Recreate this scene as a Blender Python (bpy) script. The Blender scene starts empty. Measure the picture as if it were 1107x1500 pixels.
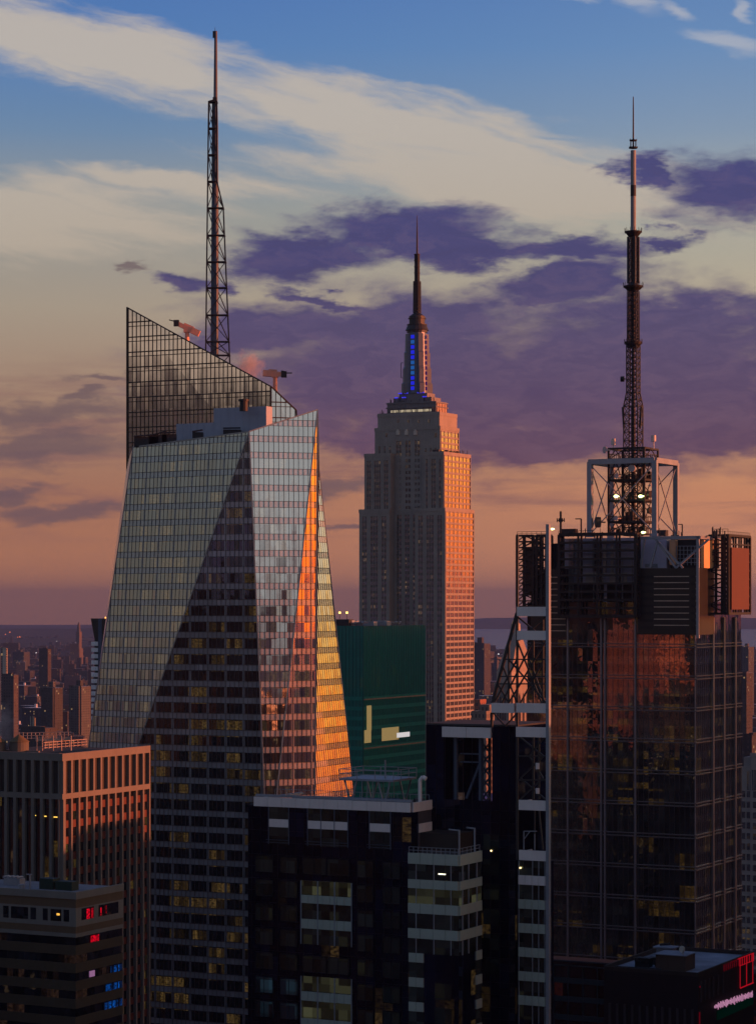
import bpy, math, random
from mathutils import Vector
random.seed(7)
PI = math.pi
scene = bpy.context.scene
col = scene.collection

# ------------------------------------------------------------------ camera
FP = 3650.0            # focal length in pixels of a 1107 px wide picture
EYE = 205.0            # the viewpoint stands 205 m above the streets
EYEROW = 887.0         # row of the eye level
cam_d = bpy.data.cameras.new("camera")
cam = bpy.data.objects.new("camera", cam_d)
col.objects.link(cam)
cam.location = (0, 0, EYE)
cam.rotation_euler = (PI/2, 0, 0)
cam_d.sensor_fit = 'HORIZONTAL'
cam_d.sensor_width = 36
cam_d.lens = FP/1107*36
cam_d.shift_y = (EYEROW-750)/1107
cam_d.clip_start = 1
cam_d.clip_end = 200000
scene.camera = cam
scene.render.engine = 'CYCLES'
scene.cycles.use_denoising = True
scene.cycles.max_bounces = 6
scene.cycles.volume_bounces = 0
scene.cycles.sample_clamp_indirect = 4
scene.view_settings.view_transform = 'Standard'
scene.view_settings.look = 'None'
scene.view_settings.exposure = 0.68      # a dusk exposure
scene.view_settings.gamma = 1

# ------------------------------------------------------------------ sun
SUN_AZ, SUN_EL = 95.0, 3.4           # degrees to the right of the view axis, above the horizon
sd = bpy.data.lights.new("sun", 'SUN')
sd.energy = 5.0
sd.angle = math.radians(0.6)
sd.color = (1.0, 0.235, 0.09)
so = bpy.data.objects.new("sun", sd)
col.objects.link(so)
a, e = math.radians(SUN_AZ), math.radians(SUN_EL)
sdir = Vector((math.sin(a)*math.cos(e), math.cos(a)*math.cos(e), math.sin(e)))
so.rotation_euler = sdir.to_track_quat('Z', 'Y').to_euler()
so.location = (300, 0, 500)

# ------------------------------------------------------------------ world: dusk sky with clouds, all in azimuth / elevation
def lin(c):
    return tuple((x/255/12.92 if x/255 <= .04045 else ((x/255+.055)/1.055)**2.4) for x in c)
world = bpy.data.worlds.new("World")
scene.world = world
world.use_nodes = True
wn, wl = world.node_tree.nodes, world.node_tree.links
wn.clear()
class NT:
    """tiny helper for node maths"""
    def __init__(s, nodes, links): s.n, s.l = nodes, links
    def put(s, sock, v):
        if isinstance(v, bpy.types.NodeSocket): s.l.new(v, sock)
        elif v is not None: sock.default_value = v
    def m(s, op, a, b=None, c=None, clamp=False):
        n = s.n.new('ShaderNodeMath'); n.operation = op; n.use_clamp = clamp
        s.put(n.inputs[0], a); s.put(n.inputs[1], b); s.put(n.inputs[2], c)
        return n.outputs[0]
    def v(s, op, a, b=None, out=0):
        n = s.n.new('ShaderNodeVectorMath'); n.operation = op
        s.put(n.inputs[0], a)
        if op == 'SCALE': s.put(n.inputs['Scale'], b)
        else: s.put(n.inputs[1], b)
        return n.outputs[out]
    def xyz(s, x, y, z=0.0):
        n = s.n.new('ShaderNodeCombineXYZ'); s.put(n.inputs[0], x); s.put(n.inputs[1], y); s.put(n.inputs[2], z)
        return n.outputs[0]
    def sep(s, v):
        n = s.n.new('ShaderNodeSeparateXYZ'); s.put(n.inputs[0], v); return n.outputs
    def ramp(s, fac, stops, interp='LINEAR'):
        n = s.n.new('ShaderNodeValToRGB'); n.color_ramp.interpolation = interp
        el = n.color_ramp.elements
        while len(el) < len(stops): el.new(0.5)
        for i, (p, c) in enumerate(stops):
            el[i].position = p
        for i, (p, c) in enumerate(stops):
            el[i].color = (c[0], c[1], c[2], 1)
        s.put(n.inputs[0], fac); return n.outputs[0]
    def mix(s, f, a, b, bt='MIX'):
        n = s.n.new('ShaderNodeMix'); n.data_type = 'RGBA'; n.blend_type = bt
        s.put(n.inputs[0], f); s.put(n.inputs[6], a if isinstance(a, bpy.types.NodeSocket) else (*a, 1)); s.put(n.inputs[7], b if isinstance(b, bpy.types.NodeSocket) else (*b, 1))
        return n.outputs[2]
    def noise(s, vec, scale, detail=5, rough=.5, dist=0, dim='3D'):
        n = s.n.new('ShaderNodeTexNoise'); n.noise_dimensions = dim
        s.put(n.inputs['Vector'], vec); n.inputs['Scale'].default_value = scale
        n.inputs['Detail'].default_value = detail; n.inputs['Roughness'].default_value = rough
        n.inputs['Distortion'].default_value = dist
        return n.outputs
    def smooth(s, x, lo, hi):
        n = s.n.new('ShaderNodeMapRange'); n.interpolation_type = 'SMOOTHSTEP'
        s.put(n.inputs[0], x); n.inputs[1].default_value = lo; n.inputs[2].default_value = hi
        return n.outputs[0]
W = NT(wn, wl)
tc = wn.new('ShaderNodeTexCoord')
d = W.sep(tc.outputs['Generated'])
azr = W.m('ARCTAN2', d[0], d[1])
az = W.m('MULTIPLY', azr, 180/PI)
el = W.m('MULTIPLY', W.m('ARCSINE', d[2]), 180/PI)
elf = W.m('DIVIDE', W.m('ADD', el, 10.0), 100.0, clamp=True)
def stops(lst, linear=False):
    return [((x+10)/100, c if linear else lin(c)) for x, c in lst]
r_front = W.ramp(elf, stops([(-10,(60,50,70)),(-.3,(206,134,94)),(.6,(206,136,95)),(2.5,(176,122,97)),(4.6,(168,134,114)),(6.8,(170,156,140)),(9,(150,154,154)),(10.8,(104,138,176)),(12.6,(72,122,184)),(14.5,(60,110,182)),(25,(44,76,136)),(50,(34,54,104)),(90,(30,50,100))]))
r_right = W.ramp(elf, stops([(-10,(60,50,70)),(-.3,(214,144,110)),(.6,(214,146,110)),(2.6,(204,142,108)),(4.2,(196,150,116)),(6.8,(182,168,146)),(9,(165,168,160)),(10.8,(124,150,180)),(12.6,(96,138,188)),(14.5,(80,124,184)),(25,(62,100,160)),(50,(42,70,124)),(90,(30,50,100))]))
r_sun = W.ramp(elf, stops([(-10,(.3,.05,.01)),(-.8,(2.2,.20,.02)),(.3,(3.4,.45,.02)),(2.3,(3.8,.82,.03)),(3.4,(3.2,1.15,.09)),(4.5,(2.6,1.4,.32)),(6.3,(1.9,1.45,.85)),(8.5,(1.5,1.3,1.1)),(12,(.9,.82,.8)),(20,(.25,.24,.26)),(40,(.09,.11,.16)),(90,(.03,.05,.11))], True))
r_sun2 = W.ramp(elf, stops([(-10,(.3,.05,.01)),(-.8,(2.4,.22,.02)),(.5,(3.6,.45,.02)),(3.5,(3.9,.70,.02)),(5.5,(3.4,.95,.06)),(7.5,(2.2,1.1,.35)),(11,(1.0,.75,.55)),(20,(.25,.24,.26)),(40,(.09,.11,.16)),(90,(.03,.05,.11))], True))
r_bright = W.ramp(elf, stops([(-10,(.02,.02,.03)),(2.6,(.03,.03,.04)),(3.3,(.36,.37,.38)),(5.0,(.62,.64,.66)),(9,(.5,.53,.56)),(16,(.30,.33,.38)),(22,(.12,.14,.18)),(45,(.07,.09,.15)),(90,(.03,.05,.11))], True))
r_dim = W.ramp(elf, stops([(-10,(.02,.02,.03)),(3.0,(.03,.03,.038)),(4.6,(.17,.15,.13)),(8,(.13,.135,.14)),(11,(.16,.18,.195)),(12.3,(.34,.39,.40)),(16,(.28,.36,.46)),(25,(.13,.20,.32)),(50,(.08,.14,.27)),(90,(.04,.07,.15))], True))
r_scr = W.ramp(elf, stops([(-10,(.02,.02,.03)),(4.9,(.03,.03,.038)),(5.2,(.30,.23,.19)),(5.9,(.90,.66,.52)),(7.2,(.62,.50,.43)),(9,(.20,.22,.25)),(14,(.22,.27,.33)),(25,(.13,.19,.31)),(50,(.08,.14,.27)),(90,(.04,.07,.15))], True))
def wt(az0, sig):
    k = 1/math.radians(sig)**2
    return W.m('EXPONENT', W.m('MULTIPLY', W.m('SUBTRACT', W.m('COSINE', W.m('SUBTRACT', azr, math.radians(az0))), 1.0), k))
side = W.m('MULTIPLY_ADD', az, 1/13.0, .45, clamp=True)
f_col = W.mix(side, r_front, r_right)
r_scr2 = W.mix(W.smooth(az, -119, -112), r_scr, r_dim)
layers = [(wt(0, 28), f_col), (wt(60, 18), r_sun), (wt(105, 22), r_sun2), (wt(-130, 28), r_scr2), (wt(-70, 24), r_dim)]
tot = None; acc = None
for w_, c_ in layers:
    sc = W.v('SCALE', c_, w_)
    acc = sc if acc is None else W.v('ADD', acc, sc)
    tot = w_ if tot is None else W.m('ADD', tot, w_)
base = W.v('SCALE', acc, W.m('DIVIDE', 1.0, tot))
base = W.mix(W.m('MULTIPLY', W.smooth(az, 130, 140), W.m('SUBTRACT', 1.0, W.smooth(az, 168, 179))), base, r_bright)
# clouds ------------------------------------------------------------
def PA(px): return (px-553.5)/63.7
def PE(py): return (887-py)/63.7
P0 = W.xyz(az, el)
warpn = W.noise(W.v('MULTIPLY', P0, (0.55, 1.5, 1)), 1.0, 6, .6)
warp = W.v('MULTIPLY', W.v('SUBTRACT', warpn[1], (.5, .5, .5)), (3.2, 1.5, 0))
P1 = W.v('ADD', P0, warp)
def blobs(P, lst):
    out = None
    for (px, py, rx, ry, rot) in lst:
        q = W.v('SUBTRACT', P, (PA(px), PE(py), 0))
        if rot:
            t = math.radians(rot); s3 = W.sep(q)
            x = W.m('ADD', W.m('MULTIPLY', s3[0], math.cos(t)), W.m('MULTIPLY', s3[1], math.sin(t)))
            y = W.m('ADD', W.m('MULTIPLY', s3[0], -math.sin(t)), W.m('MULTIPLY', s3[1], math.cos(t)))
            q = W.xyz(x, y)
        q = W.v('DIVIDE', q, (rx/63.7, ry/63.7, 1))
        q = W.v('MULTIPLY', q, (1, 1, 0))
        b = W.m('SUBTRACT', 1.0, W.v('LENGTH', q, None, 1))
        out = b if out is None else W.m('SMOOTH_MAX', out, b, .25)
    return out
# thin cream cirrus
c1 = blobs(W.v('ADD', P0, W.v('SCALE', warp, .5)), [(110,85,420,62,-12),(560,185,430,60,-12),(250,275,190,26,-4),(760,275,420,70,-6),(30,330,330,75,0)])
sx3 = W.sep(W.v('ADD', P0, W.v('SCALE', warp, .25)))
st = W.noise(W.xyz(W.m('SUBTRACT', sx3[0], W.m('MULTIPLY', sx3[1], .2)), W.m('MULTIPLY', W.m('ADD', sx3[1], W.m('MULTIPLY', sx3[0], .22)), 6.5)), .32, 7, .6, .3)
c1 = W.smooth(W.m('ADD', c1, W.m('MULTIPLY', W.m('SUBTRACT', st[0], .5), 1.5)), -.12, .62)
cream = W.mix(W.smooth(el, 5, 12), lin((180,164,146)), lin((194,184,174)))
c2 = blobs(W.v('ADD', P0, W.v('SCALE', warp, .35)), [(935,18,50,20,-20),(985,35,40,14,-30),(1065,85,80,15,-16),(1085,40,14,20,0),(840,15,60,8,-5)])
c2 = W.smooth(W.m('ADD', c2, W.m('MULTIPLY', W.m('SUBTRACT', st[0], .5), 1.4)), -.1, .8)
sky = W.mix(W.m('MULTIPLY', c1, .92), base, cream)
sky = W.mix(W.m('MULTIPLY', c2, .6), sky, lin((190,190,196)))
# pale streaks low down, pinkish
st2 = W.noise(W.v('MULTIPLY', P0, (.22, 2.4, 1)), 1.0, 5, .55, .4)
lowband = W.m('MULTIPLY', W.smooth(el, 1.2, 2.2), W.m('SUBTRACT', 1.0, W.smooth(el, 4.6, 6.0)))
sky = W.mix(W.m('MULTIPLY', W.m('MULTIPLY', W.smooth(st2[0], .45, .68), lowband), .55), sky, lin((128,92,98)))
# heavy violet clouds
dk = blobs(P1, [(450,372,105,30,4),(590,340,120,36,0),(700,375,100,22,0),(830,372,110,20,0),(1075,285,110,46,0),(935,262,42,22,-20),
                (820,425,120,28,8),(380,495,110,40,10),(650,362,130,26,0),(560,482,240,42,0),(640,560,330,105,0),(930,560,330,110,0),(980,470,190,40,0),(1030,640,230,34,0),(760,650,260,28,0),
                (290,415,36,18,0),(560,640,120,34,0),(480,440,80,12,-14),(975,362,50,14,0)])
dn = W.noise(W.v('MULTIPLY', W.v('ADD', P0, W.v('SCALE', warp, .35)), (.62, 1.5, 1)), .85, 6, .56, .2)
dk = W.smooth(W.m('ADD', dk, W.m('MULTIPLY', W.m('SUBTRACT', dn[0], .5), 1.3)), -.54, .40)
dl = blobs(P1, [(70,608,150,22,0),(40,660,190,26,0),(120,585,40,10,0),(110,748,120,16,0),(470,718,80,14,0),(520,770,60,10,0),(210,395,30,7,0),(150,548,60,9,0),(20,720,60,14,0)])
dl = W.smooth(W.m('ADD', dl, W.m('MULTIPLY', W.m('SUBTRACT', dn[0], .5), 1.1)), -.45, .6)
dcol = W.ramp(W.m('DIVIDE', el, 12.0, clamp=True), [(0, lin((120,84,92))), (3.3/12, lin((100,72,98))), (4.8/12, lin((82,66,106))), (6.4/12, lin((74,66,114))), (7.6/12, lin((54,54,114))), (10/12, lin((52,56,122)))])
dn2 = W.noise(W.v('MULTIPLY', P1, (.5, 1.6, 1)), 1.9, 5, .6, .4)
dcol = W.mix(W.m('MULTIPLY', W.smooth(dn2[0], .42, .72), .20), dcol, lin((128,100,124)))
dcol = W.mix(W.m('MULTIPLY', W.smooth(dn2[0], .56, .30), .28), dcol, lin((62,52,98)))
sky = W.mix(W.m('MULTIPLY', dk, .96), sky, dcol)
sky = W.mix(W.m('MULTIPLY', dl, .78), sky, lin((104,86,96)))
# physical sky adds its own faint glow
nish = wn.new('ShaderNodeTexSky'); nish.sky_type = 'NISHITA'; nish.sun_disc = False
nish.sun_elevation = math.radians(SUN_EL); nish.sun_rotation = math.radians(SUN_AZ)
nish.air_density = 1.5; nish.dust_density = 3
b1 = wn.new('ShaderNodeBackground'); wl.new(sky, b1.inputs[0]); b1.inputs[1].default_value = .585
b2 = wn.new('ShaderNodeBackground'); wl.new(nish.outputs[0], b2.inputs[0]); b2.inputs[1].default_value = 0.012
ad = wn.new('ShaderNodeAddShader'); wl.new(b1.outputs[0], ad.inputs[0]); wl.new(b2.outputs[0], ad.inputs[1])
wo = wn.new('ShaderNodeOutputWorld'); wl.new(ad.outputs[0], wo.inputs[0])
world.cycles.sampling_method = 'MANUAL'
world.cycles.sample_map_resolution = 1024

# ------------------------------------------------------------------ picture measure -> place in the world
def Wp(px, py, Y): return Vector(((px-553.5)/FP*Y, Y, EYE-(py-EYEROW)/FP*Y))
def Wz(px, z, Y): return Vector(((px-553.5)/FP*Y, Y, z))
TH = math.radians(27)
class Fr:
    """A street-grid frame: local x runs along a front, local y away from us."""
    def __init__(s, px, Y, th=TH):
        s.O = Vector(((px-553.5)/FP*Y, Y)); s.c, s.s, s.th = math.cos(th), math.sin(th), th
    def lx(s, px, ly=0):
        k = (px-553.5)/FP
        return (k*(s.O.y+ly*s.c)-s.O.x-ly*s.s)/(s.c+k*s.s)
    def ly(s, px, lx=0):
        k = (px-553.5)/FP
        return (k*(s.O.y-lx*s.s)-s.O.x-lx*s.c)/(s.s-k*s.c)
    def z(s, py, lx=0, ly=0): return EYE-(py-EYEROW)/FP*(s.O.y-lx*s.s+ly*s.c)
    def m(s, lx, ly): return (s.O.y-lx*s.s+ly*s.c)/FP      # metres per pixel there
    def pt(s, px, py, ly): 
        x = s.lx(px, ly); return Vector((x, ly, s.z(py, x, ly)))

# ------------------------------------------------------------------ mesh builder
class MB:
    def __init__(s): s.v, s.f, s.mi, s.uv = [], [], [], []
    def poly(s, pts, mi=0):
        pts = [Vector(p) for p in pts]
        n = Vector((0, 0, 0))
        for i in range(len(pts)):
            p, q = pts[i], pts[(i+1) % len(pts)]
            n += Vector(((p.y-q.y)*(p.z+q.z), (p.z-q.z)*(p.x+q.x), (p.x-q.x)*(p.y+q.y)))
        h = Vector((-n.y, n.x, 0))
        flat = h.length < .5*abs(n.z)
        if not flat: h.normalize()
        b = len(s.v); s.v += [tuple(p) for p in pts]
        s.f.append(tuple(range(b, b+len(pts)))); s.mi.append(mi)
        s.uv += [((p.x, p.y) if flat else (p.x*h.x+p.y*h.y, p.z)) for p in pts]
        return s
    def box(s, x0, x1, y0, y1, z0, z1, mi=0, top=None):
        if x0 > x1: x0, x1 = x1, x0
        if y0 > y1: y0, y1 = y1, y0
        if z0 > z1: z0, z1 = z1, z0
        A = [Vector((x, y, z)) for z in (z0, z1) for (x, y) in ((x0,y0),(x1,y0),(x1,y1),(x0,y1))]
        for q in ((0,1,5,4),(1,2,6,5),(2,3,7,6),(3,0,4,7),(3,2,1,0)): s.poly([A[i] for i in q], mi)
        s.poly([A[i] for i in (4,5,6,7)], mi if top is None else top)
        return s
    def prism(s, base, top, mi=0, cap=None):
        n = len(base)
        for i in range(n):
            j = (i+1) % n
            s.poly([base[i], base[j], top[j], top[i]], mi)
        s.poly(top, mi if cap is None else cap); s.poly(list(reversed(base)), mi)
        return s
    def bar(s, p, q, w, h=None, mi=0):
        p, q = Vector(p), Vector(q); dd = q-p
        if dd.length < 1e-6: return s
        dd.normalize(); up = Vector((0,0,1)) if abs(dd.z) < .95 else Vector((0,1,0))
        a = dd.cross(up).normalized()*(w/2); b = dd.cross(a).normalized()*((h or w)/2)
        r = [p-a-b, p+a-b, p+a+b, p-a+b]; t = [q-a-b, q+a-b, q+a+b, q-a+b]
        return s.prism(r, t, mi) if True else s
    def cyl(s, c, r0, r1, z0, z1, n=12, mi=0, ph=0):
        b = [Vector((c[0]+r0*math.cos(ph+2*PI*i/n), c[1]+r0*math.sin(ph+2*PI*i/n), z0)) for i in range(n)]
        t = [Vector((c[0]+r1*math.cos(ph+2*PI*i/n), c[1]+r1*math.sin(ph+2*PI*i/n), z1)) for i in range(n)]
        return s.prism(b, t, mi)
    def tube(s, p, q, r0, r1, n=10, mi=0):
        p, q = Vector(p), Vector(q); dd = (q-p).normalized()
        up = Vector((0,0,1)) if abs(dd.z) < .95 else Vector((0,1,0))
        a = dd.cross(up).normalized(); b = dd.cross(a).normalized()
        B = [p+(a*math.cos(2*PI*i/n)+b*math.sin(2*PI*i/n))*r0 for i in range(n)]
        T = [q+(a*math.cos(2*PI*i/n)+b*math.sin(2*PI*i/n))*r1 for i in range(n)]
        return s.prism(B, T, mi)
    def build(s, name, mats, parent=None, smooth=False):
        me = bpy.data.meshes.new(name); me.from_pydata(s.v, [], s.f)
        u = me.uv_layers.new(name='UVMap')
        flat = []
        for x in s.uv: flat += [x[0], x[1]]
        u.data.foreach_set('uv', flat)
        for m_ in (mats if isinstance(mats, (list, tuple)) else [mats]): me.materials.append(m_)
        me.polygons.foreach_set('material_index', s.mi)
        me.update()
        o = bpy.data.objects.new(name, me); col.objects.link(o)
        if parent: o.parent = parent
        return o
def tag(o, label=None, cat=None, group=None, kind=None):
    if label: o['label'] = label
    if cat: o['category'] = cat
    if group: o['group'] = group
    if kind: o['kind'] = kind
    return o
def root(name, loc, rz, label, cat, group=None):
    o = bpy.data.objects.new(name, None); col.objects.link(o)
    o.location = loc; o.rotation_euler = (0, 0, rz); o.empty_display_size = 2
    return tag(o, label, cat, group)
def froot(name, F, label, cat, group=None):
    return root(name, (F.O.x, F.O.y, 0), -F.th, label, cat, group)
def clipz(poly, z0, z1):
    def half(P, f):
        out = []
        for i in range(len(P)):
            a_, b_ = P[i], P[(i+1) % len(P)]
            fa, fb = f(a_), f(b_)
            if fa >= 0: out.append(a_)
            if (fa > 0 and fb < 0) or (fa < 0 and fb > 0): out.append(a_+(b_-a_)*(fa/(fa-fb)))
        return out
    P = half(poly, lambda p: p.z-z0)
    if len(P) >= 3: P = half(P, lambda p: z1-p.z)
    return P if len(P) >= 3 else None
def clipu(poly, h, u0, u1):
    def half(P, f):
        out = []
        for i in range(len(P)):
            a_, b_ = P[i], P[(i+1) % len(P)]
            fa, fb = f(a_), f(b_)
            if fa >= 0: out.append(a_)
            if (fa > 0 and fb < 0) or (fa < 0 and fb > 0): out.append(a_+(b_-a_)*(fa/(fa-fb)))
        return out
    P = half(poly, lambda p: p.dot(h)-u0)
    if len(P) >= 3: P = half(P, lambda p: u1-p.dot(h))
    return P if len(P) >= 3 else None
def nrm(poly):
    n = Vector((0,0,0))
    for i in range(len(poly)):
        p, q = poly[i], poly[(i+1) % len(poly)]
        n += Vector(((p.y-q.y)*(p.z+q.z), (p.z-q.z)*(p.x+q.x), (p.x-q.x)*(p.y+q.y)))
    return n.normalized()
def mullions(mb, poly, step, w, dpt, u_off=0.0):
    n = nrm(poly); h = Vector((-n.y, n.x, 0)).normalized()
    us = [p.dot(h) for p in poly]; u = math.ceil((min(us)-u_off)/step)*step+u_off
    while u < max(us):
        P = clipu(poly, h, u-w/2, u+w/2)
        if P:
            zs = sorted(P, key=lambda p: p.z)
            if zs[-1].z-zs[0].z > .3:
                lo = min(P, key=lambda p: p.z); hi = max(P, key=lambda p: p.z)
                mb.bar(lo+n*dpt/2, hi+n*dpt/2, w, dpt)
        u += step
def rails(mb, poly, zs, w, dpt):
    n = nrm(poly); h = Vector((-n.y, n.x, 0)).normalized()
    for z in zs:
        P = clipz(poly, z-.01, z+.01)
        if P:
            lo = min(P, key=lambda p: p.dot(h)); hi = max(P, key=lambda p: p.dot(h))
            mb.bar(lo+n*dpt/2, hi+n*dpt/2, dpt, w)

# ------------------------------------------------------------------ materials
MATS = {}
def newmat(name):
    m_ = bpy.data.materials.new(name); m_.use_nodes = True
    m_.node_tree.nodes.clear()
    T = NT(m_.node_tree.nodes, m_.node_tree.links)
    out = T.n.new('ShaderNodeOutputMaterial')
    return m_, T, out
def solid(name, c, rough=.8, metal=0.0, var=.25, scale=.25, streak=True, spec=.3):
    """weathered surface: mottled, with faint vertical streaks"""
    if name in MATS: return MATS[name]
    m_, T, out = newmat(name)
    tc = T.n.new('ShaderNodeTexCoord')
    n1 = T.noise(tc.outputs['Object'], scale, 6, .6)[0]
    n2 = T.noise(T.v('MULTIPLY', tc.outputs['Object'], (1.3, 1.3, .06)), 1.0, 4, .6)[0]
    f = T.m('ADD', T.m('MULTIPLY', n1, .6), T.m('MULTIPLY', n2, .4)) if streak else n1
    f = T.m('MULTIPLY', T.m('SUBTRACT', f, .5), var*4)
    k = T.m('ADD', 1.0, f)
    cc = T.v('SCALE', Vector(c), k)
    b = T.n.new('ShaderNodeBsdfPrincipled')
    T.l.new(cc, b.inputs['Base Color']); b.inputs['Roughness'].default_value = rough; b.inputs['Metallic'].default_value = metal
    b.inputs['Specular IOR Level'].default_value = spec
    T.l.new(b.outputs[0], out.inputs[0]); MATS[name] = m_; return m_
def emit(name, c, s):
    if name in MATS: return MATS[name]
    m_, T, out = newmat(name)
    b = T.n.new('ShaderNodeEmission'); b.inputs[0].default_value = (*c, 1); b.inputs[1].default_value = s*.63
    T.l.new(b.outputs[0], out.inputs[0]); MATS[name] = m_; return m_
def glass(name, inner=(.02,.02,.022), refl=.35, tint=(.9,.95,1), pw=1.5, fh=4.0, lit=.1, lit_c=(1,.55,.15), lit_s=.12,
          tilt=.006, wave=.004, rough=.02, bay=3, var=.8, wscale=.5, blot=True):
    """a facade of panes: each pane leans a hair differently, some rooms are lit, some have blinds"""
    if name in MATS: return MATS[name]
    m_, T, out = newmat(name)
    uv = T.n.new('ShaderNodeUVMap'); uv.uv_map = 'UVMap'
    s3 = T.sep(uv.outputs[0])
    cu, cv = T.m('FLOOR', T.m('DIVIDE', s3[0], pw)), T.m('FLOOR', T.m('DIVIDE', s3[1], fh))
    wnn = T.n.new('ShaderNodeTexWhiteNoise'); wnn.noise_dimensions = '2D'
    T.l.new(T.xyz(cu, cv), wnn.inputs['Vector'])
    wb = T.n.new('ShaderNodeTexWhiteNoise'); wb.noise_dimensions = '3D'
    T.l.new(T.xyz(T.m('FLOOR', T.m('DIVIDE', cu, float(bay))), cv, 3.7), wb.inputs['Vector'])
    geo = T.n.new('ShaderNodeNewGeometry')
    wav = T.noise(T.v('MULTIPLY', uv.outputs[0], (1, .8, 1)), wscale, 3, .5, 1.0)
    nn = T.v('ADD', geo.outputs['Normal'], T.v('SCALE', T.v('SUBTRACT', wnn.outputs['Color'], (.5,.5,.5)), tilt*2))
    nn = T.v('ADD', nn, T.v('SCALE', T.v('SUBTRACT', wav[1], (.5,.5,.5)), wave*2))
    nn = T.v('NORMALIZE', nn)
    gl = T.n.new('ShaderNodeBsdfGlossy'); gl.inputs['Color'].default_value = (*tint, 1); gl.inputs['Roughness'].default_value = rough
    T.l.new(nn, gl.inputs['Normal'])
    rnd = T.m('MULTIPLY_ADD', T.m('MULTIPLY', wnn.outputs['Value'], wb.outputs['Value']), var*3, 1-var*.7)
    di = T.n.new('ShaderNodeBsdfDiffuse'); T.l.new(T.v('SCALE', Vector(inner), rnd), di.inputs['Color'])
    em = T.n.new('ShaderNodeEmission'); em.inputs[0].default_value = (*lit_c, 1)
    on = T.m('LESS_THAN', wb.outputs['Value'], lit)
    det = T.noise(T.v('MULTIPLY', uv.outputs[0], (1.3, 2.2, 1)), 1.0, 3, .6)[0]
    amp = T.m('MULTIPLY', T.m('MULTIPLY', on, T.m('POWER', wnn.outputs['Value'], 1.5)) if blot else T.m('MULTIPLY', on, wb.outputs['Value']), T.m('MULTIPLY', T.smooth(det, .3, .65) if blot else T.m('MULTIPLY_ADD', T.m('GREATER_THAN', T.m('FRACT', T.m('DIVIDE', s3[1], fh)), .6), .8, .7), lit_s))
    T.l.new(T.m('MULTIPLY', amp, .63), em.inputs[1])
    ads = T.n.new('ShaderNodeAddShader'); T.l.new(di.outputs[0], ads.inputs[0]); T.l.new(em.outputs[0], ads.inputs[1])
    fr = T.n.new('ShaderNodeFresnel'); fr.inputs[0].default_value = 1.5
    fac = T.m('ADD', T.m('MULTIPLY', fr.outputs[0], 1-refl), refl-.02*(1 if refl > .03 else 0), clamp=True)
    mx = T.n.new('ShaderNodeMixShader'); T.l.new(fac, mx.inputs[0]); T.l.new(ads.outputs[0], mx.inputs[1]); T.l.new(gl.outputs[0], mx.inputs[2])
    T.l.new(mx.outputs[0], out.inputs[0]); MATS[name] = m_; return m_
def citywall(name, c, wc=(.03,.03,.035), pw=3.2, fh=3.3, fu=.45, fv=.5, lit=.03, rough=.85):
    """far building wall with rows of windows"""
    if name in MATS: return MATS[name]
    m_, T, out = newmat(name)
    uv = T.n.new('ShaderNodeUVMap'); uv.uv_map = 'UVMap'
    s3 = T.sep(uv.outputs[0])
    a_, b_ = T.m('DIVIDE', s3[0], pw), T.m('DIVIDE', s3[1], fh)
    w_ = T.m('MULTIPLY', T.m('LESS_THAN', T.m('FRACT', a_), fu), T.m('LESS_THAN', T.m('FRACT', b_), fv))
    wnn = T.n.new('ShaderNodeTexWhiteNoise'); wnn.noise_dimensions = '2D'; T.l.new(T.xyz(T.m('FLOOR', a_), T.m('FLOOR', b_)), wnn.inputs['Vector'])
    oi = T.n.new('ShaderNodeObjectInfo')
    cvar = T.v('SCALE', Vector(c), T.m('MULTIPLY_ADD', oi.outputs['Random'], .7, .6))
    tc = T.n.new('ShaderNodeTexCoord')
    cvar = T.v('SCALE', cvar, T.m('MULTIPLY_ADD', T.noise(tc.outputs['Object'], .08, 5, .6)[0], .8, .6))
    wcol = T.mix(wnn.outputs['Value'], wc, tuple(x*2.5 for x in wc))
    cc = T.mix(w_, cvar, wcol)
    b = T.n.new('ShaderNodeBsdfPrincipled'); T.l.new(cc, b.inputs['Base Color']); b.inputs['Specular IOR Level'].default_value = .3
    T.l.new(T.m('MULTIPLY_ADD', w_, -.6, rough), b.inputs['Roughness'])
    em = T.m('MULTIPLY', T.m('MULTIPLY', w_, T.m('GREATER_THAN', wnn.outputs['Value'], 1-lit)), .2)
    b.inputs['Emission Color'].default_value = (1, .6, .25, 1); T.l.new(em, b.inputs['Emission Strength'])
    T.l.new(b.outputs[0], out.inputs[0]); MATS[name] = m_; return m_
steel_dark = solid('dark_steel', (.016,.021,.030), .6, 0)
steel_black = solid('black_steel', (.009,.011,.015), .6, 0)
steel_grey = solid('grey_steel', (.22,.26,.33), .5, .2)
steel_blue = solid('blue_grey_steel', (.06,.085,.14), .55, 0)
white_panel = solid('white_enamel_panel', (.62,.62,.66), .35, 0, .12)
roof_dark = solid('roof_membrane', (.05,.05,.055), .9, 0, .5, .3)
# ================================================================== SETTING
RE = 7.43e6
def drop(x, y): return -(x*x+y*y)/(2*RE)
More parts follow.
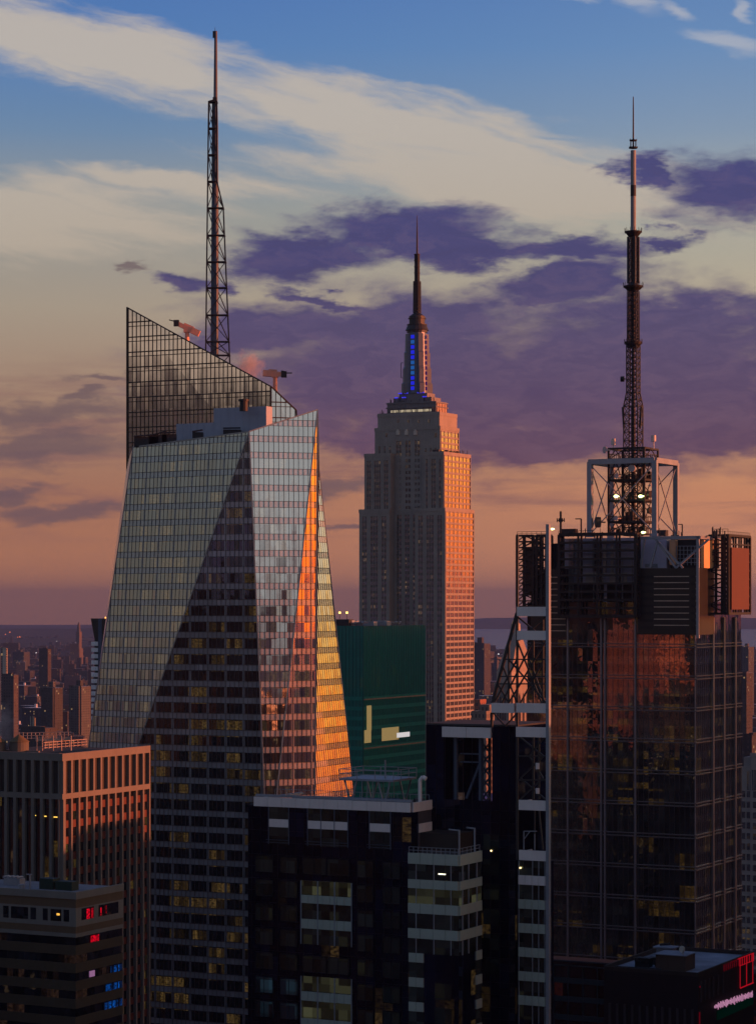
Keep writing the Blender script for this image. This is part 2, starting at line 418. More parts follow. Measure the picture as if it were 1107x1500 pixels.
# ground, one sheet, sinking with the curve of the earth to the horizon
def ground_mat():
    m_, T, out = newmat('city_ground')
    tc = T.n.new('ShaderNodeTexCoord'); P = tc.outputs['Object']
    n1 = T.noise(P, .0006, 8, .65)[0]; n2 = T.noise(P, .012, 6, .6)[0]
    vo = T.n.new('ShaderNodeTexVoronoi'); vo.inputs['Scale'].default_value = .02; T.l.new(P, vo.inputs['Vector'])
    c = T.ramp(n1, [(.3, (.030,.026,.028)), (.5, (.055,.045,.045)), (.62, (.09,.07,.065)), (.8, (.05,.045,.05))])
    bl = T.mix(T.m('MULTIPLY', T.sep(vo.outputs['Color'])[0], .5), c, (.16,.14,.14))
    c2 = T.mix(T.smooth(n2, .5, .7), bl, (.035,.033,.038))
    b = T.n.new('ShaderNodeBsdfDiffuse'); T.l.new(c2, b.inputs[0]); T.l.new(b.outputs[0], out.inputs[0]); return m_
mb = MB()
rings = [0, 300, 800, 1500, 2500, 4000, 6000, 9000, 13000, 18000, 24000, 30000, 36000, 42000]
NS = 72
for i in range(len(rings)-1):
    r0, r1 = rings[i], rings[i+1]
    for k in range(NS):
        a0, a1 = 2*PI*k/NS, 2*PI*(k+1)/NS
        P = [Vector((r*math.cos(t), r*math.sin(t), drop(r, 0))) for r, t in ((r0,a0),(r1,a0),(r1,a1),(r0,a1))]
        if r0 == 0: P = P[1:]
        mb.poly(P)
g = mb.build('ground', ground_mat()); tag(g, kind='structure')
# bay water far right, sheet just above the ground
def water_mat():
    m_, T, out = newmat('bay_water')
    tc = T.n.new('ShaderNodeTexCoord')
    b = T.n.new('ShaderNodeBsdfPrincipled'); b.inputs['Base Color'].default_value = (.05,.06,.08,1); b.inputs['Roughness'].default_value = .25
    bp = T.n.new('ShaderNodeBump'); bp.inputs['Strength'].default_value = .5; bp.inputs['Distance'].default_value = 2
    T.l.new(T.noise(tc.outputs['Object'], .01, 5, .6)[0], bp.inputs['Height']); T.l.new(bp.outputs[0], b.inputs['Normal'])
    T.l.new(b.outputs[0], out.inputs[0]); return m_
mb = MB()
for yy in range(12000, 26000, 1000):
    for k in range(12):
        xa, xb = 500*yy/15000+k*(5200-500)*yy/15000/12, 500*yy/15000+(k+1)*(5200-500)*yy/15000/12
        y2 = yy+1000
        xc, xd = xa*y2/yy, xb*y2/yy
        mb.poly([Vector((x, y, drop(x, y)+4)) for x, y in ((xa,yy),(xb,yy),(xd,y2),(xc,y2))])
tag(mb.build('water', water_mat()), kind='structure')
# far hills
hill_m = solid('far_woods', (.045,.042,.040), .95, 0, .5, .002, False)
def hills(Y, x0, x1, h0, seed, name):
    mb = MB(); rnd = random.Random(seed); n = 60; ph = [rnd.uniform(0, 6) for _ in range(6)]
    def hh(t):
        v = sum(math.sin(t*(5+4.3*i)+ph[i])/(1+i) for i in range(6))
        return h0*(.75+.16*v)*min(1, t*7, (1-t)*7)**.6
    for i in range(n):
        t0, t1 = i/n, (i+1)/n
        xa, xb = x0+(x1-x0)*t0, x0+(x1-x0)*t1
        za, zb = hh(t0+1e-6), hh(t1-1e-6)
        b = drop(xa, Y)
        for (ya, yb, ka, kb) in ((Y, Y+900, 0, 1), (Y+900, Y+2600, 1, .0)):
            mb.poly([Vector((xa, ya, b-2+za*ka)), Vector((xb, ya, b-2+zb*ka)), Vector((xb, yb, b-2+zb*kb)), Vector((xa, yb, b-2+za*kb))])
    tag(mb.build(name, hill_m), kind='structure')
hills(26500, 200, 7500, 158, 3, 'hills')
hills(17000, -4500, -900, 78, 5, 'hills')
hills(13000, -3200, -700, 48, 9, 'hills')

# ================================================================== 1. CRYSTALLINE GLASS TOWER
V = Vector
boa_b = V((-40, 700, 0))
TL, AL, T_, T2 = Wp(365,632,691.5), Wp(195,655,716), Wp(465,600,697.5), Wp(467,688,722)
ZB = 150.0
KL, K_, M_, R_ = Wz(388,ZB,690), Wz(404,ZB,690.5), Wz(461.5,ZB,696), Wz(519,ZB,720)
def _pl(px, z, a, b, c):
    n = (b-a).cross(c-a); k = (px-553.5)/FP
    Y = (n.dot(a)-n.z*z)/(n.x*k+n.y); return Vector((k*Y, Y, z))
KL = _pl(388, ZB, TL, K_, T_)
Pp = Wp(205,1085,707); Pp = TL+(Pp-TL)*((ZB-TL.z)/(Pp.z-TL.z))
nA = (AL-TL).cross(Pp-TL).normalized()
def onplane(px, z, p0, n):   # point of a plane at pixel column px and height z
    k = (px-553.5)/FP
    Y = (n.dot(p0)-n.z*z)/(n.x*k+n.y)
    return V((k*Y, Y, z))
Qp = onplane(119, ZB, TL, nA)
SL, SR = Wp(187, 700, 752), Wp(432, 612, 726)
LB, RB = V((Qp.x+14, Qp.y+45, ZB)), V((-10.5, 752, ZB))
cen = V((-42, 722, 180))
def out(poly):
    n = nrm(poly); c = sum(poly, V((0,0,0)))/len(poly)
    return list(reversed(poly)) if n.dot(c-cen) < 0 else poly
def dn(p): return V((p.x, p.y, 0))
RSL = V((SL.x, SL.y, AL.z-2)); RSR = V((SR.x, SR.y, SR.z))
facets = {'A': [AL, Qp, Pp, TL], 'B': [TL, Pp, KL], 'C': [TL, KL, K_, T_], 'D': [T_, K_, M_], 'E': [T2, M_, R_], 'sl': [T_, M_, T2],
          'bA': [Qp, dn(Qp), dn(Pp), Pp], 'bB': [Pp, dn(Pp), dn(KL), KL], 'bC': [KL, dn(KL), dn(K_), K_], 'bD': [K_, dn(K_), dn(M_), M_], 'bE': [M_, dn(M_), dn(R_), R_],
          'k1': [R_, dn(R_), dn(RB), RB], 'k2': [RB, dn(RB), dn(LB), LB], 'k3': [LB, dn(LB), dn(Qp), Qp],
          'k4': [T2, R_, RB], 'k5': [T2, RB, RSR], 'k6': [RSR, RB, LB, RSL], 'k7': [RSL, LB, Qp], 'k8': [RSL, Qp, AL]}
facets = {k: [p-boa_b for p in v] for k, v in facets.items()}
cen = cen-boa_b
facets = {k: out(v) for k, v in facets.items()}
boa = root('glass_skyscraper', boa_b, 0, 'tall faceted glass tower with sloping top, one edge glowing orange', 'skyscraper')
sp_grey = glass('spandrel_glass_pale', (.27,.285,.33), .30, (.9,.95,1), 1.5, 4.55, 0, tilt=.004, wave=.002, rough=.12, var=.15)
vis_a = glass('vision_glass_pale', (.026,.022,.014), .52, (.96,.96,.95), 1.5, 4.55, .38, (1,.62,.22), .14, .012, .004, .03, 4)
vis_b = glass('vision_glass_dark', (.010,.011,.013), .26, (.9,.95,1), 1.5, 4.55, .30, (1,.6,.18), .12, .018, .006, .03, 4)
wall_mb = MB()
for k, f in facets.items(): wall_mb.poly(f)
# roof
rf = [p-boa_b for p in (AL, TL, T_, T2, RSR, RSL)]
rc = sum(rf, V((0,0,0)))/6
for i in range(6): wall_mb.poly([rf[i], rf[(i+1)%6], rc], 1)
wall_mb.build('wall', [sp_grey, roof_dark], boa)
FH = 4.55
vis = ['A','B','C','D','E','sl','bA','bB','bC','bD','bE','k1','k4']
kf = 0; z = 2.0
PIER = 5.7
while z < 262:
    bmb = MB()
    for k in vis:
        f = facets[k]; n = nrm(f)
        mi = 0 if k in ('A','C','E','sl','D') else 1
        P = clipz(f, z, z+2.75)
        if not P: continue
        h = V((-n.y, n.x, 0)).normalized()
        if k in ('A','B','bA','bB','bC','D','bD'):
            us = [p.dot(h) for p in P]; u = math.floor(min(us)/PIER)*PIER
            while u < max(us):
                Q = clipu(P, h, u+.38, u+PIER-.38)
                if Q: bmb.poly([p+n*.05 for p in Q], mi)
                u += PIER
        else: bmb.poly([p+n*.05 for p in P], mi)
    if bmb.f: bmb.build('window_band', [vis_a, vis_b], boa)
    z += FH
mull_m = solid('mullion_metal', (.05,.055,.07), .45, .6)
for k in vis:
    mm = MB(); mullions(mm, facets[k], 1.425, .11, .16)
    rails(mm, facets[k], [2+FH*i-.08 for i in range(60)]+[2+FH*i+2.8 for i in range(60)], .10, .12)
    if mm.f: mm.build('mullion_grid', mull_m, boa)
ed = MB()
for a_, b_ in ((TL,KL),(T_,K_),(T_,M_),(T2,R_),(TL,Pp),(AL,Qp),(AL,TL),(TL,T_),(T_,T2)): ed.bar(a_-boa_b, b_-boa_b, .35)
ed.build('edge_trim', solid('trim_metal', (.30,.31,.34), .35, .7), boa)
# high rear screen wall
S1 = [Wp(186,450,752), Wp(186,800,752), Wp(396,700,729), Wp(397,566,729)]
S2 = [Wp(397,566,729), Wp(397,700,729), Wp(436,650,731), Wp(434,601,731)]
scr_glass = glass('screen_glass', (.030,.025,.020), .55, (1,.95,.9), 1.5, 4.0, .2, (1,.6,.15), .04, .004, .002, .05, 6, .4)
for S, nm in ((S1, 'screen_wall'), (S2, 'screen_wall')):
    S = [p-boa_b for p in S]
    if nrm(S).y > 0: S = list(reversed(S))
    n = nrm(S)
    mb = MB(); back = [p-n*.8 for p in S]
    mb.poly(S)
    mb.poly(list(reversed(back)))
    for i in range(4): mb.poly([S[i], back[i], back[(i+1)%4], S[(i+1)%4]])
    sc_o = mb.build(nm, scr_glass, boa)
    mm = MB(); mullions(mm, S, 1.45, .17, .2)
    zt = max(p.z for p in S)
    rails(mm, S, [zt-4.55*i for i in range(1, 18)], .30, .3)
    rails(mm, S, [zt-4.55*i-1.3 for i in range(1, 18)], .18, .25)
    for i in range(4):
        if (S[i]-S[(i+1)%4]).length > 1: mm.bar(S[i]+n*.1, S[(i+1)%4]+n*.1, .35)
    mm.build('screen_frame', solid('screen_frame_metal', (.05,.04,.035), .5, .4), boa)
# gold service windows glimpsed left of the screen and stepped penthouse
ph_m = solid('penthouse_panel', (.30,.34,.46), .5, .1, .12)
F = Fr(340, 706); 
pr = [(258,314,621,5.5),(313,390,598,3.5)]
for (pa, pb, pt_, dd) in pr:
    x0, x1 = F.lx(pa, 10), F.lx(pb, 10); zt = F.z(pt_, x0, 10)
    o = MB().box(x0, x1, 10, 10+dd, zt-16, zt)
    for i in range(1, 5): o.box(x0-.02, x1+.02, 9.94, 10, zt-i*2.2, zt-i*2.2+.12)
    for i in range(1, int((x1-x0)/2.4)): o.box(x0+i*2.4, x0+i*2.4+.1, 9.95, 10, zt-16, zt)
    oo = o.build('penthouse', ph_m, boa)
    oo.location = V((F.O.x, F.O.y, 0))-boa_b; oo.rotation_euler = (0, 0, -F.th)
p = Wp(357, 597, 712)-boa_b; st = MB()
st.cyl((p.x, p.y), 1.2, 1.2, p.z-1, p.z+1.8, 12); st.cyl((p.x, p.y), 1.5, 1.5, p.z+1.8, p.z+2.4, 12)
st.build('roof_vent', steel_dark, boa)
for (qx, qy, w_, hh) in ((215,641,7,1.6),(232,640,5,2.3),(248,636,4,1.2),(290,634,3,1.5),(340,629,5,1.1)):
    q = Wp(qx, qy+4, 716)-boa_b; st = MB(); st.box(q.x-w_/2, q.x+w_/2, q.y-1.5, q.y+1.5, q.z-2, q.z+hh*.6)
    st.tube(q+V((-w_/2,-2,1)), q+V((w_/2,-2,hh)), .25, .25, 6); st.build('roof_unit', steel_dark, boa)
# spire ------------------------------------------------------------
spY = 752
lv = [560, 520, 500, 461, 421, 383, 344, 304, 265, 226, 187, 148]
def sx(py, side):
    if side == 0: return 301+(540-py)*.0118
    return 336.5-(530-py)*.042 if py >= 304 else (327-(304-py)*.27 if py > 268 else 317.6)
sp = MB(); q = lambda px, py, yy=0: Wp(px, py, spY+yy)-boa_b
for i in range(len(lv)-1):
    y0, y1 = lv[i], lv[i+1]
    L0, L1, R0, R1 = q(sx(y0,0), y0), q(sx(y1,0), y1), q(sx(y0,1), y0), q(sx(y1,1), y1)
    dpt = 5.2*(sx(y0,1)-sx(y0,0))/35
    B0, B1 = q((sx(y0,0)+sx(y0,1))/2, y0, dpt), q((sx(y1,0)+sx(y1,1))/2, y1, dpt)
    for a_, b_ in ((L0,L1),(R0,R1),(B0,B1)): sp.bar(a_, b_, .42)
    for a_, b_ in ((L1,R1),(R1,B1),(B1,L1)): sp.bar(a_, b_, .36)
    for a_, b_ in ((L0,R1),(R0,L1),(R0,B1),(B0,L1)): sp.bar(a_, b_, .22)
spire = sp.build('spire', steel_dark, boa)
pl = MB()
bt, tp = q(314, 560, 1.5), q(316, 45, 1.5)
segs = [(560,1.25),(304,1.1),(265,.95),(187,.85),(148,.62),(60,.48),(45,.48)]
for (ya, ra), (yb, rb) in zip(segs, segs[1:]):
    pl.tube(q(314+(560-ya)*.004, ya, 1.5), q(314+(560-yb)*.004, yb, 1.5), ra, rb, 12)
pl.build('spire_pole', steel_blue, spire)
pp = MB()
for y_ in lv[1:]: 
    a_ = q(sx(y_,0), y_); b_ = q(sx(y_,1), y_); pp.box(a_.x-.2, b_.x+.2, a_.y-.3, a_.y+3, a_.z-.1, a_.z+.12)
a_ = q(306, 148); b_ = q(313, 146); pp.bar(a_, q(306,187), .3); pp.bar(a_, b_, .4); pp.box(b_.x-.3, b_.x+.9, b_.y, b_.y+1.2, b_.z-.6, b_.z+.9)
a_ = q(315, 45, 1.5); pp.box(a_.x-.7, a_.x-.1, a_.y-.3, a_.y+.3, a_.z-2, a_.z); pp.cyl((a_.x, a_.y), .1, .05, a_.z, a_.z+1.2, 6)
pp.build('spire_platform', steel_dark, spire)
# warning lamp etc skipped; cranes on the slope
crane_m = solid('crane_paint', (.62,.32,.26), .5, .1, .2)
def crane(px, py, jib, label):
    b = Wp(px, py, 750 if px < 300 else 736)
    r = root('maintenance_crane', b, 0, label, 'crane', 'facade maintenance cranes on the sloping glass top')
    m1 = MB(); top = jib['mast']; m1.tube((0,0,-3), (0,0,top), .75, .6, 10); m1.box(-1.0,1.0,-.9,.9,top-.5,top+.8)
    m1.build('mast', crane_m, r)
    m2 = MB(); A, B = V(jib['a']), V(jib['b']); m2.bar(A, B, 1.5, 1.3); m2.bar(A+(B-A)*.1+V((0,-.05,1)), A+(B-A)*.6+V((0,-.05,.9)), .6)
    m2.bar(A+(B-A)*.55-V((0,0,1.1)), V((0,0,top-1.6)), .35)
    m2.build('jib', crane_m, r)
    m3 = MB(); m3.bar(A-(B-A).normalized()*1.2, A+(B-A).normalized()*1.4, 2.0, 1.8); m3.build('counterweight', crane_m, r)
    m4 = MB(); C = V(jib['c']); m4.box(B.x-.8, B.x+.8, B.y-.9, B.y+.9, B.z-.9, B.z+.9); m4.bar(B+V((0,0,.4)), C, .3); m4.bar(B+V((0,0,.9)), B*1.0-(C-B)*.35+V((0,0,1.2)), .25)
    m4.build('jib_head', steel_dark, r)
crane(274, 497, dict(mast=2.6, a=(2.6,0,2.2), b=(-3.2,0,4.9), c=(-5.4,0,5.9)), 'salmon maintenance crane with raised jib on the glass tower, left of the spire')
crane(403, 571, dict(mast=4.2, a=(-2.4,0,4.9), b=(2.6,0,4.6), c=(5.0,0,5.0)), 'salmon maintenance crane with level jib on the glass tower, right of the spire')
# ================================================================== 2. STEPPED LIMESTONE SKYSCRAPER
F = Fr(651.6, 1500)
esb = froot('art_deco_skyscraper', F, 'stepped limestone skyscraper with blue lit crown and needle, right side glowing orange', 'skyscraper')
lime = solid('limestone', (.27,.25,.235), .85, 0, .26, .12)
lime_d = solid('limestone_spandrel', (.10,.085,.08), .7, 0, .2, .2)
esb_gl = glass('old_window_glass', (.030,.026,.022), .30, (1,.95,.9), 1.2, 3.6, .12, (1,.6,.25), .25, .008, .004, .06, 1)
esb_sun = glass('west_window_glass', (.035,.030,.028), .55, (1,.92,.85), 1.2, 3.6, .04, (1,.6,.25), .2, .008, .003, .08, 1)
lx, ly, zz = F.lx, F.ly, F.z
Wd, Dp = -lx(526), ly(694)
z1 = zz(746); z2 = zz(663); z3 = zz(624); z3b = zz(605, -7, 8)
xl_w, xr_w = lx(570), lx(608)
RC = 6.5
# (x0,x1,y0,y1,z0,z1)
boxes = [(-Wd, xl_w, 0, Dp, 0, z1), (xr_w, 0, 0, Dp, 0, z1), (-Wd+2.8, lx(572,1.5), 1.5, Dp-1.5, z1, z2), (lx(620,1.5), -1.6, 1.5, Dp-1.5, z1, z2),
         (-51, -6.6, 7, 34, 0, z3), (-49.5, -7.5, 8, 33, z3, z3b), (xl_w, xr_w, RC+.4, Dp-RC, 0, z2)]
wm = MB()
for b in boxes: wm.box(*b)
# parapets and ledges
for (x0,x1,y0,y1,za,zb) in boxes[:6]:
    if zb > 200:
        wm.box(x0-.25, x1+.25, y0-.25, y0+.5, zb-1.2, zb+.9); wm.box(x1-.5, x1+.25, y0+.5, y1, zb-1.2, zb+.9)
strip = MB(); wins_w = []; wins_f = []
def west(x, y0, y1, za, zb, cols, big=False):
    """pairs of windows across a west side at local x"""
    pitch = (y1-y0)/cols
    for c in range(cols):
        ya = y0+c*pitch
        wm.box(x, x+.40, ya-.42, ya+.42, za, zb)
        strip.poly([(x+.06, ya+.6, za), (x+.06, ya+pitch-.6, za), (x+.06, ya+pitch-.6, zb-1.5), (x+.06, ya+.6, zb-1.5)], 1)
        k = zb-3.0
        while k > max(za, 110):
            wm.box(x+.02, x+.30, ya+.43, ya+pitch-.43, k-1.25, k-.02)
            mid = ya+pitch/2
            for (p0, p1) in ((ya+.55, mid-.13), (mid+.13, ya+pitch-.55)):
                wins_w.append([(x+.12, p0, k), (x+.12, p1, k), (x+.12, p1, k+2.2), (x+.12, p0, k+2.2)])
            wm.box(x+.02, x+.22, mid-.11, mid+.11, k-.05, k+2.3)
            k -= 3.58
    wm.box(x, x+.55, y1-.55, y1, za, zb)
def front(y, x0, x1, za, zb, groups):
    """vertical strips of windows between stone piers on a front at local y; groups = windows per bay"""
    tot = sum(groups)*1.75+len(groups)*2.1
    s_ = (x1-x0)/tot; x = x0
    for g_ in groups:
        x += 1.05*s_
        for j in range(g_):
            a_, b_ = x+.25*s_, x+1.5*s_
            strip.poly([(a_, y-.05, za), (b_, y-.05, za), (b_, y-.05, zb-2.5), (a_, y-.05, zb-2.5)], 0)
            k = zb-5.0
            while k > max(za, 118):
                wins_f.append([(a_+.05, y-.10, k), (b_-.05, y-.10, k), (b_-.05, y-.10, k+2.0), (a_+.05, y-.10, k+2.0)])
                k -= 3.58
            wm.box(x-.25*s_, x+.25*s_, y-.14, y, za, zb-1.2)
            x += 1.75*s_
        wm.box(x-.25*s_, x+.35*s_, y-.14, y, za, zb-1.2)
        x += 1.05*s_
west(0, .8, Dp-.8, 100, z1-1, 7)
west(-1.6, 2.3, Dp-2.3, z1, z2-1, 7)
west(-6.6, 8, 33, z2, z3-2, 5)
front(0, -Wd+.8, xl_w-.8, 100, z1-1, [1,2,3,2,1][1:4]); front(0, xr_w+.8, -.8, 100, z1-1, [2,3,2])
front(1.5, -Wd+3.4, lx(572,1.5)-.6, z1, z2-1, [2,3,2][0:3]); front(1.5, lx(620,1.5)+.5, -2.2, z1, z2-1, [1,2,1])
front(RC+.4, xl_w+.6, xr_w-.6, 100, z1, [2,2,2]); 
front(7, lx(577,7), lx(618,7), z1, z3-5, [2,2,2])
front(7, -49.5, lx(575,7), z2, z3-8, [1,1,1]); front(7, lx(620,7), -8, z2, z3-10, [1,1,1])
wm.build('wall', lime, esb)
strip.build('spandrel_strip', [lime_d, lime_d], esb)
def put_windows(lst, mat, parent, nind, name='window'):
    for i, q_ in enumerate(lst[:nind]): MB().poly(q_).build(name, mat, parent)
    if len(lst) > nind:
        r_ = MB()
        for q_ in lst[nind:]: r_.poly(q_)
        tag(r_.build(name, mat, parent), kind='stuff')
random.shuffle(wins_w)
wins_w.sort(key=lambda q_: abs(q_[0][2]-225))
wf = MB()
put_windows(wins_w, esb_sun, esb, 99)
tag(MB().build('x', lime, esb), kind='stuff') if False else None
for q_ in wins_f: wf.poly(q_)
tag(wf.build('front_window', esb_gl, esb), kind='stuff')
# window heads glowing pale at the top of the centre bay, small niches
nm_ = MB()
for px in (583, 595.5, 608.5):
    x = lx(px, 7); nm_.box(x-1.1, x+1.1, 6.3, 7, zz(637,x,7), zz(631,x,7)); nm_.box(x-.6, x+.6, 6.3, 7, zz(631,x,7), zz(629,x,7))
nm_.build('ornament', solid('pale_stone', (.55,.5,.44), .8), esb)
# observation deck tiers
al = solid('crown_metal', (.16,.15,.17), .5, .5, .15)
tr = MB()
zA = zz(587, -12, 12)
tr.box(-45, -12, 12, 28, z3b, zA); tr.box(-45.6, -11.4, 11.4, 28.6, zA-1.0, zA-.4); tr.box(-45.6, -11.4, 11.4, 28.6, zz(596,-12,12), zz(596,-12,12)+.7)
zB_ = zz(581, -16, 13); zC = zz(575, -19, 14)
tr.box(-41.5, -15.5, 13.5, 26.5, zA, zB_); tr.box(-38, -19, 14.5, 25.5, zB_, zC)
tr.box(-50, -9, 9, 31, z3b, z3b+1.2)
for i in range(9): tr.box(-45+i*4.1, -44.4+i*4.1, 11.8, 12, z3b, zA)
tr.build('deck_tier', al, esb)
og = MB()
for px in (566, 582, 597, 612, 627, 638):
    x = lx(px, 7); og.box(x-.7, x+.7, 6.85, 7, zz(640,x,7)-0, zz(634,x,7)) if px in (566,638) else og.box(x-.6, x+.6, 7.85, 8, zz(619,x,8), zz(614.5,x,8))
og.build('attic_window', esb_gl, esb)
og = MB(); og.poly([(-42.5,11.9,zz(602,-12,12)), (-15,11.9,zz(602,-12,12)), (-15,11.9,zz(598.5,-12,12)), (-42.5,11.9,zz(598.5,-12,12))])
og.build('lit_gallery', emit('gallery_light', (1,.82,.55), .45), esb)
og = MB(); og.box(-12, -11.6, 12.8, 27.2, zz(604,-12,12), zz(590,-12,12))
og.build('west_gallery', solid('gallery_stone', (.62,.45,.33), .7), esb)
gp = MB()
for i in range(7): gp.box(-11.6, -11.3, 13.2+i*2.2, 13.8+i*2.2, zz(604,-12,12), zz(590,-12,12))
gp.build('gallery_post', lime_d, esb)
ra = MB(); rnd = random.Random(4)
for i in range(46):
    t = rnd.random()
    x = -49+t*41; ra.bar((x, 9.2, z3b), (x, 9.2, z3b+rnd.uniform(1.5, 4.5)), .22)
for i in range(30):
    x = -44+rnd.random()*31; ra.bar((x, 12.2, zA), (x, 12.2, zA+rnd.uniform(1, 4)), .2)
for i in range(16):
    y = 3+rnd.random()*34; ra.bar((-1.9, y, z2), (-1.9, y, z2+rnd.uniform(1, 3.5)), .25); 
for i in range(10):
    y = 9+rnd.random()*22; ra.box(-6.3, -4.8, y, y+1.2, z2, z2+rnd.uniform(1.2, 3))
for (x, y) in ((-6,3),(-8.5,2.8),(-3.2,9)): ra.cyl((x, y), 1.0, 1.2, z2, z2+2.2, 8)
ra.build('rooftop_antenna', steel_dark, esb)
# lit mast shaft
cx, cy = -28.5, 20.0
ms = MB(); zs = zC; zt = zz(487, cx, cy)
ms.cyl((cx, cy), 6.2, 5.6, zs, zt, 16, 0, PI/16)
for k in range(4):
    t = PI/4+k*PI/2; c_, s_ = math.cos(t), math.sin(t)
    prof = [(9.6, zs), (9.6, zs+6), (8.7, zs+7), (8.7, zs+15), (7.9, zs+17), (7.9, zs+25), (7.3, zs+26), (7.0, zt-1)]
    for (ra_, za), (rb_, zb) in zip(prof, prof[1:]):
        if zb-za < .1: continue
        p = V((cx, cy, 0)); dn_ = V((c_, s_, 0)); sd_ = V((-s_, c_, 0))
        hw = 2.2
        base = [p+dn_*4-sd_*hw, p+dn_*ra_-sd_*hw*.7, p+dn_*ra_+sd_*hw*.7, p+dn_*4+sd_*hw]
        topp = [p+dn_*4-sd_*hw, p+dn_*rb_-sd_*hw*.7, p+dn_*rb_+sd_*hw*.7, p+dn_*4+sd_*hw]
        ms.prism([b+V((0,0,za)) for b in base], [b+V((0,0,zb)) for b in topp])
ms.build('mast_shaft', solid('mast_alu', (.11,.13,.18), .45, .4, .15), esb)
blue = emit('blue_floodlight', (.02,.03,1), .75); cyan = emit('cyan_floodlight', (.02,.16,.6), .6); deep = emit('deep_blue_light', (.01,.01,.6), .8)
nb = 11
for i in range(nb):
    za = zs+2+(zt-zs-3)*i/nb; zb = za+(zt-zs-3)/nb*.68
    w_ = MB(); 
    for (xa, xb) in ((cx-1.15, cx-.1), (cx+.1, cx+1.15)): w_.poly([(xa, cy-6.35, za), (xb, cy-6.35, za), (xb, cy-6.35, zb), (xa, cy-6.35, zb)])
    w_.build('lit_or_mirror_window', [cyan if i in (3,4,5,9) else blue, blue], esb)
    w_ = MB(); w_.poly([(cx+6.35, cy-.9, za), (cx+6.35, cy+.9, za), (cx+6.35, cy+.9, zb), (cx+6.35, cy-.9, zb)])
    w_.build('lit_or_mirror_window', emit('purple_window', (.10,.01,.25), .35), esb)
fl = MB()
for (x, z_) in ((-37,zC),(-33,zC),(-22,zC),(-39,zB_),(-34,zB_),(-20,zB_),(-24,zC)): fl.box(x-1.3, x+1.3, 13.6 if z_ == zC else 12.6, 14 if z_ == zC else 13, z_-.1, z_+.5)
fl.build('floodlight', emit('blue_lamp', (.06,.05,1), .9), esb)
cr = MB()
zz_ = lambda py: zz(py, cx, cy)
for (ra_, rb_, pa, pb) in ((6.4,6.4,487,484),(7.2,5.9,484,476),(6.3,6.3,476,475),(4.9,4.9,475,467),(5.6,5.6,467,466),(5.0,5.0,466,463),(4.6,2.0,463,458),(2.0,1.4,458,455)):
    cr.cyl((cx, cy), ra_, rb_, zz_(pa), zz_(pb), 20)
crown = cr.build('crown', solid('dark_crown', (.03,.03,.034), .5, .3), esb)
an = MB()
def lattice(mb, cx, cy, r0, r1, z0, z1, n, w, wd, core=0):
    pr = None
    for i in range(n+1):
        t = i/n; r = r0+(r1-r0)*t; z_ = z0+(z1-z0)*t
        c4 = [V((cx+sx_*r, cy+sy_*r, z_)) for sx_, sy_ in ((-1,-1),(1,-1),(1,1),(-1,1))]
        for k in range(4): mb.bar(c4[k], c4[(k+1)%4], wd)
        if pr:
            for k in range(4):
                mb.bar(pr[k], c4[k], w); mb.bar(pr[k], c4[(k+1)%4], wd); mb.bar(pr[(k+1)%4], c4[k], wd)
        pr = c4
    if core: mb.cyl((cx, cy), core, core, z0, z1, 8)
lattice(an, cx, cy, 1.7, 1.5, zz_(458), zz_(412), 9, .45, .35, .8)
for k in range(8):
    t = k*PI/4; an.bar((cx+2.5*math.cos(t), cy+2.5*math.sin(t), zz_(456)), (cx+2.4*math.cos(t), cy+2.4*math.sin(t), zz_(412)), .22)
lattice(an, cx, cy, .95, .9, zz_(412), zz_(372), 8, .6, .4, .8)
for py in (400, 391, 382, 373): an.cyl((cx, cy), 1.9, 1.9, zz_(py), zz_(py)+.5, 10)
an.cyl((cx, cy), .6, .45, zz_(372), zz_(340), 8); an.cyl((cx, cy), .42, .15, zz_(340), zz_(315), 8)
an.build('antenna', steel_black, crown)
gd = MB(); 
for (pxa, pya, pyb) in ((588, 533, 553),):
    x = cx-9.5; gd.bar((x, cy-3, zz_(553)), (x, cy-3, zz_(531)), .3); gd.bar((x, cy-3, zz_(531)), (x+1.6, cy-3, zz_(531)), .3); gd.bar((x, cy-3, zz_(553)), (x+1.6, cy-3, zz_(553)), .3)
gd.build('service_frame', steel_dark, esb)

# ================================================================== 3. GREEN GLASS TOWER
F = Fr(532, 1000)
gt = froot('green_glass_tower', F, 'dark green glass office tower with flat roof, in front of the limestone skyscraper', 'office tower')
gx, gy = F.lx(470), F.ly(623); gz = F.z(917)
ggl = glass('green_glass', (.005,.15,.125), .08, (.55,.9,.8), 1.5, 4.0, .10, (.5,.55,.12), .02, .0015, .001, .04, 5, .06, .08)
MB().box(gx, 0, 0, gy, 0, gz, 0, 1).build('wall', [ggl, roof_dark], gt)
mm = MB(); gd_ = solid('green_mullion', (.004,.05,.042), .7, 0, .04, .2, False, .1)
fW = [V((0,0,0)), V((0,gy,0)), V((0,gy,gz)), V((0,0,gz))]; fF = [V((gx,0,0)), V((0,0,0)), V((0,0,gz)), V((gx,0,gz))]
mullions(mm, fW, 1.6, .12, .1); mullions(mm, fF, 1.6, .12, .1)
mm.build('mullion_grid', gd_, gt)
k = 0; z = gz-30
while z > 60:
    b = MB(); b.box(.05, .12, .3, gy-.3, z, z+1.5); b.box(gx+.3, -.3, -.12, -.05, z, z+1.5)
    b.build('spandrel_band', solid('green_spandrel', (.006,.19,.16), .8, 0, .2, .25, True, .1), gt); z -= 4.0
ledge = MB(); 
for py in (1027, 1099): 
    zl = F.z(py-1); ledge.box(.1, .4, 0, gy, zl, zl+.5)
ledge.build('ledge', solid('ledge_metal', (.12,.14,.13), .4, .4), gt)
tan_ = solid('tan_reflection', (.42,.30,.10), .5, .3, .15)
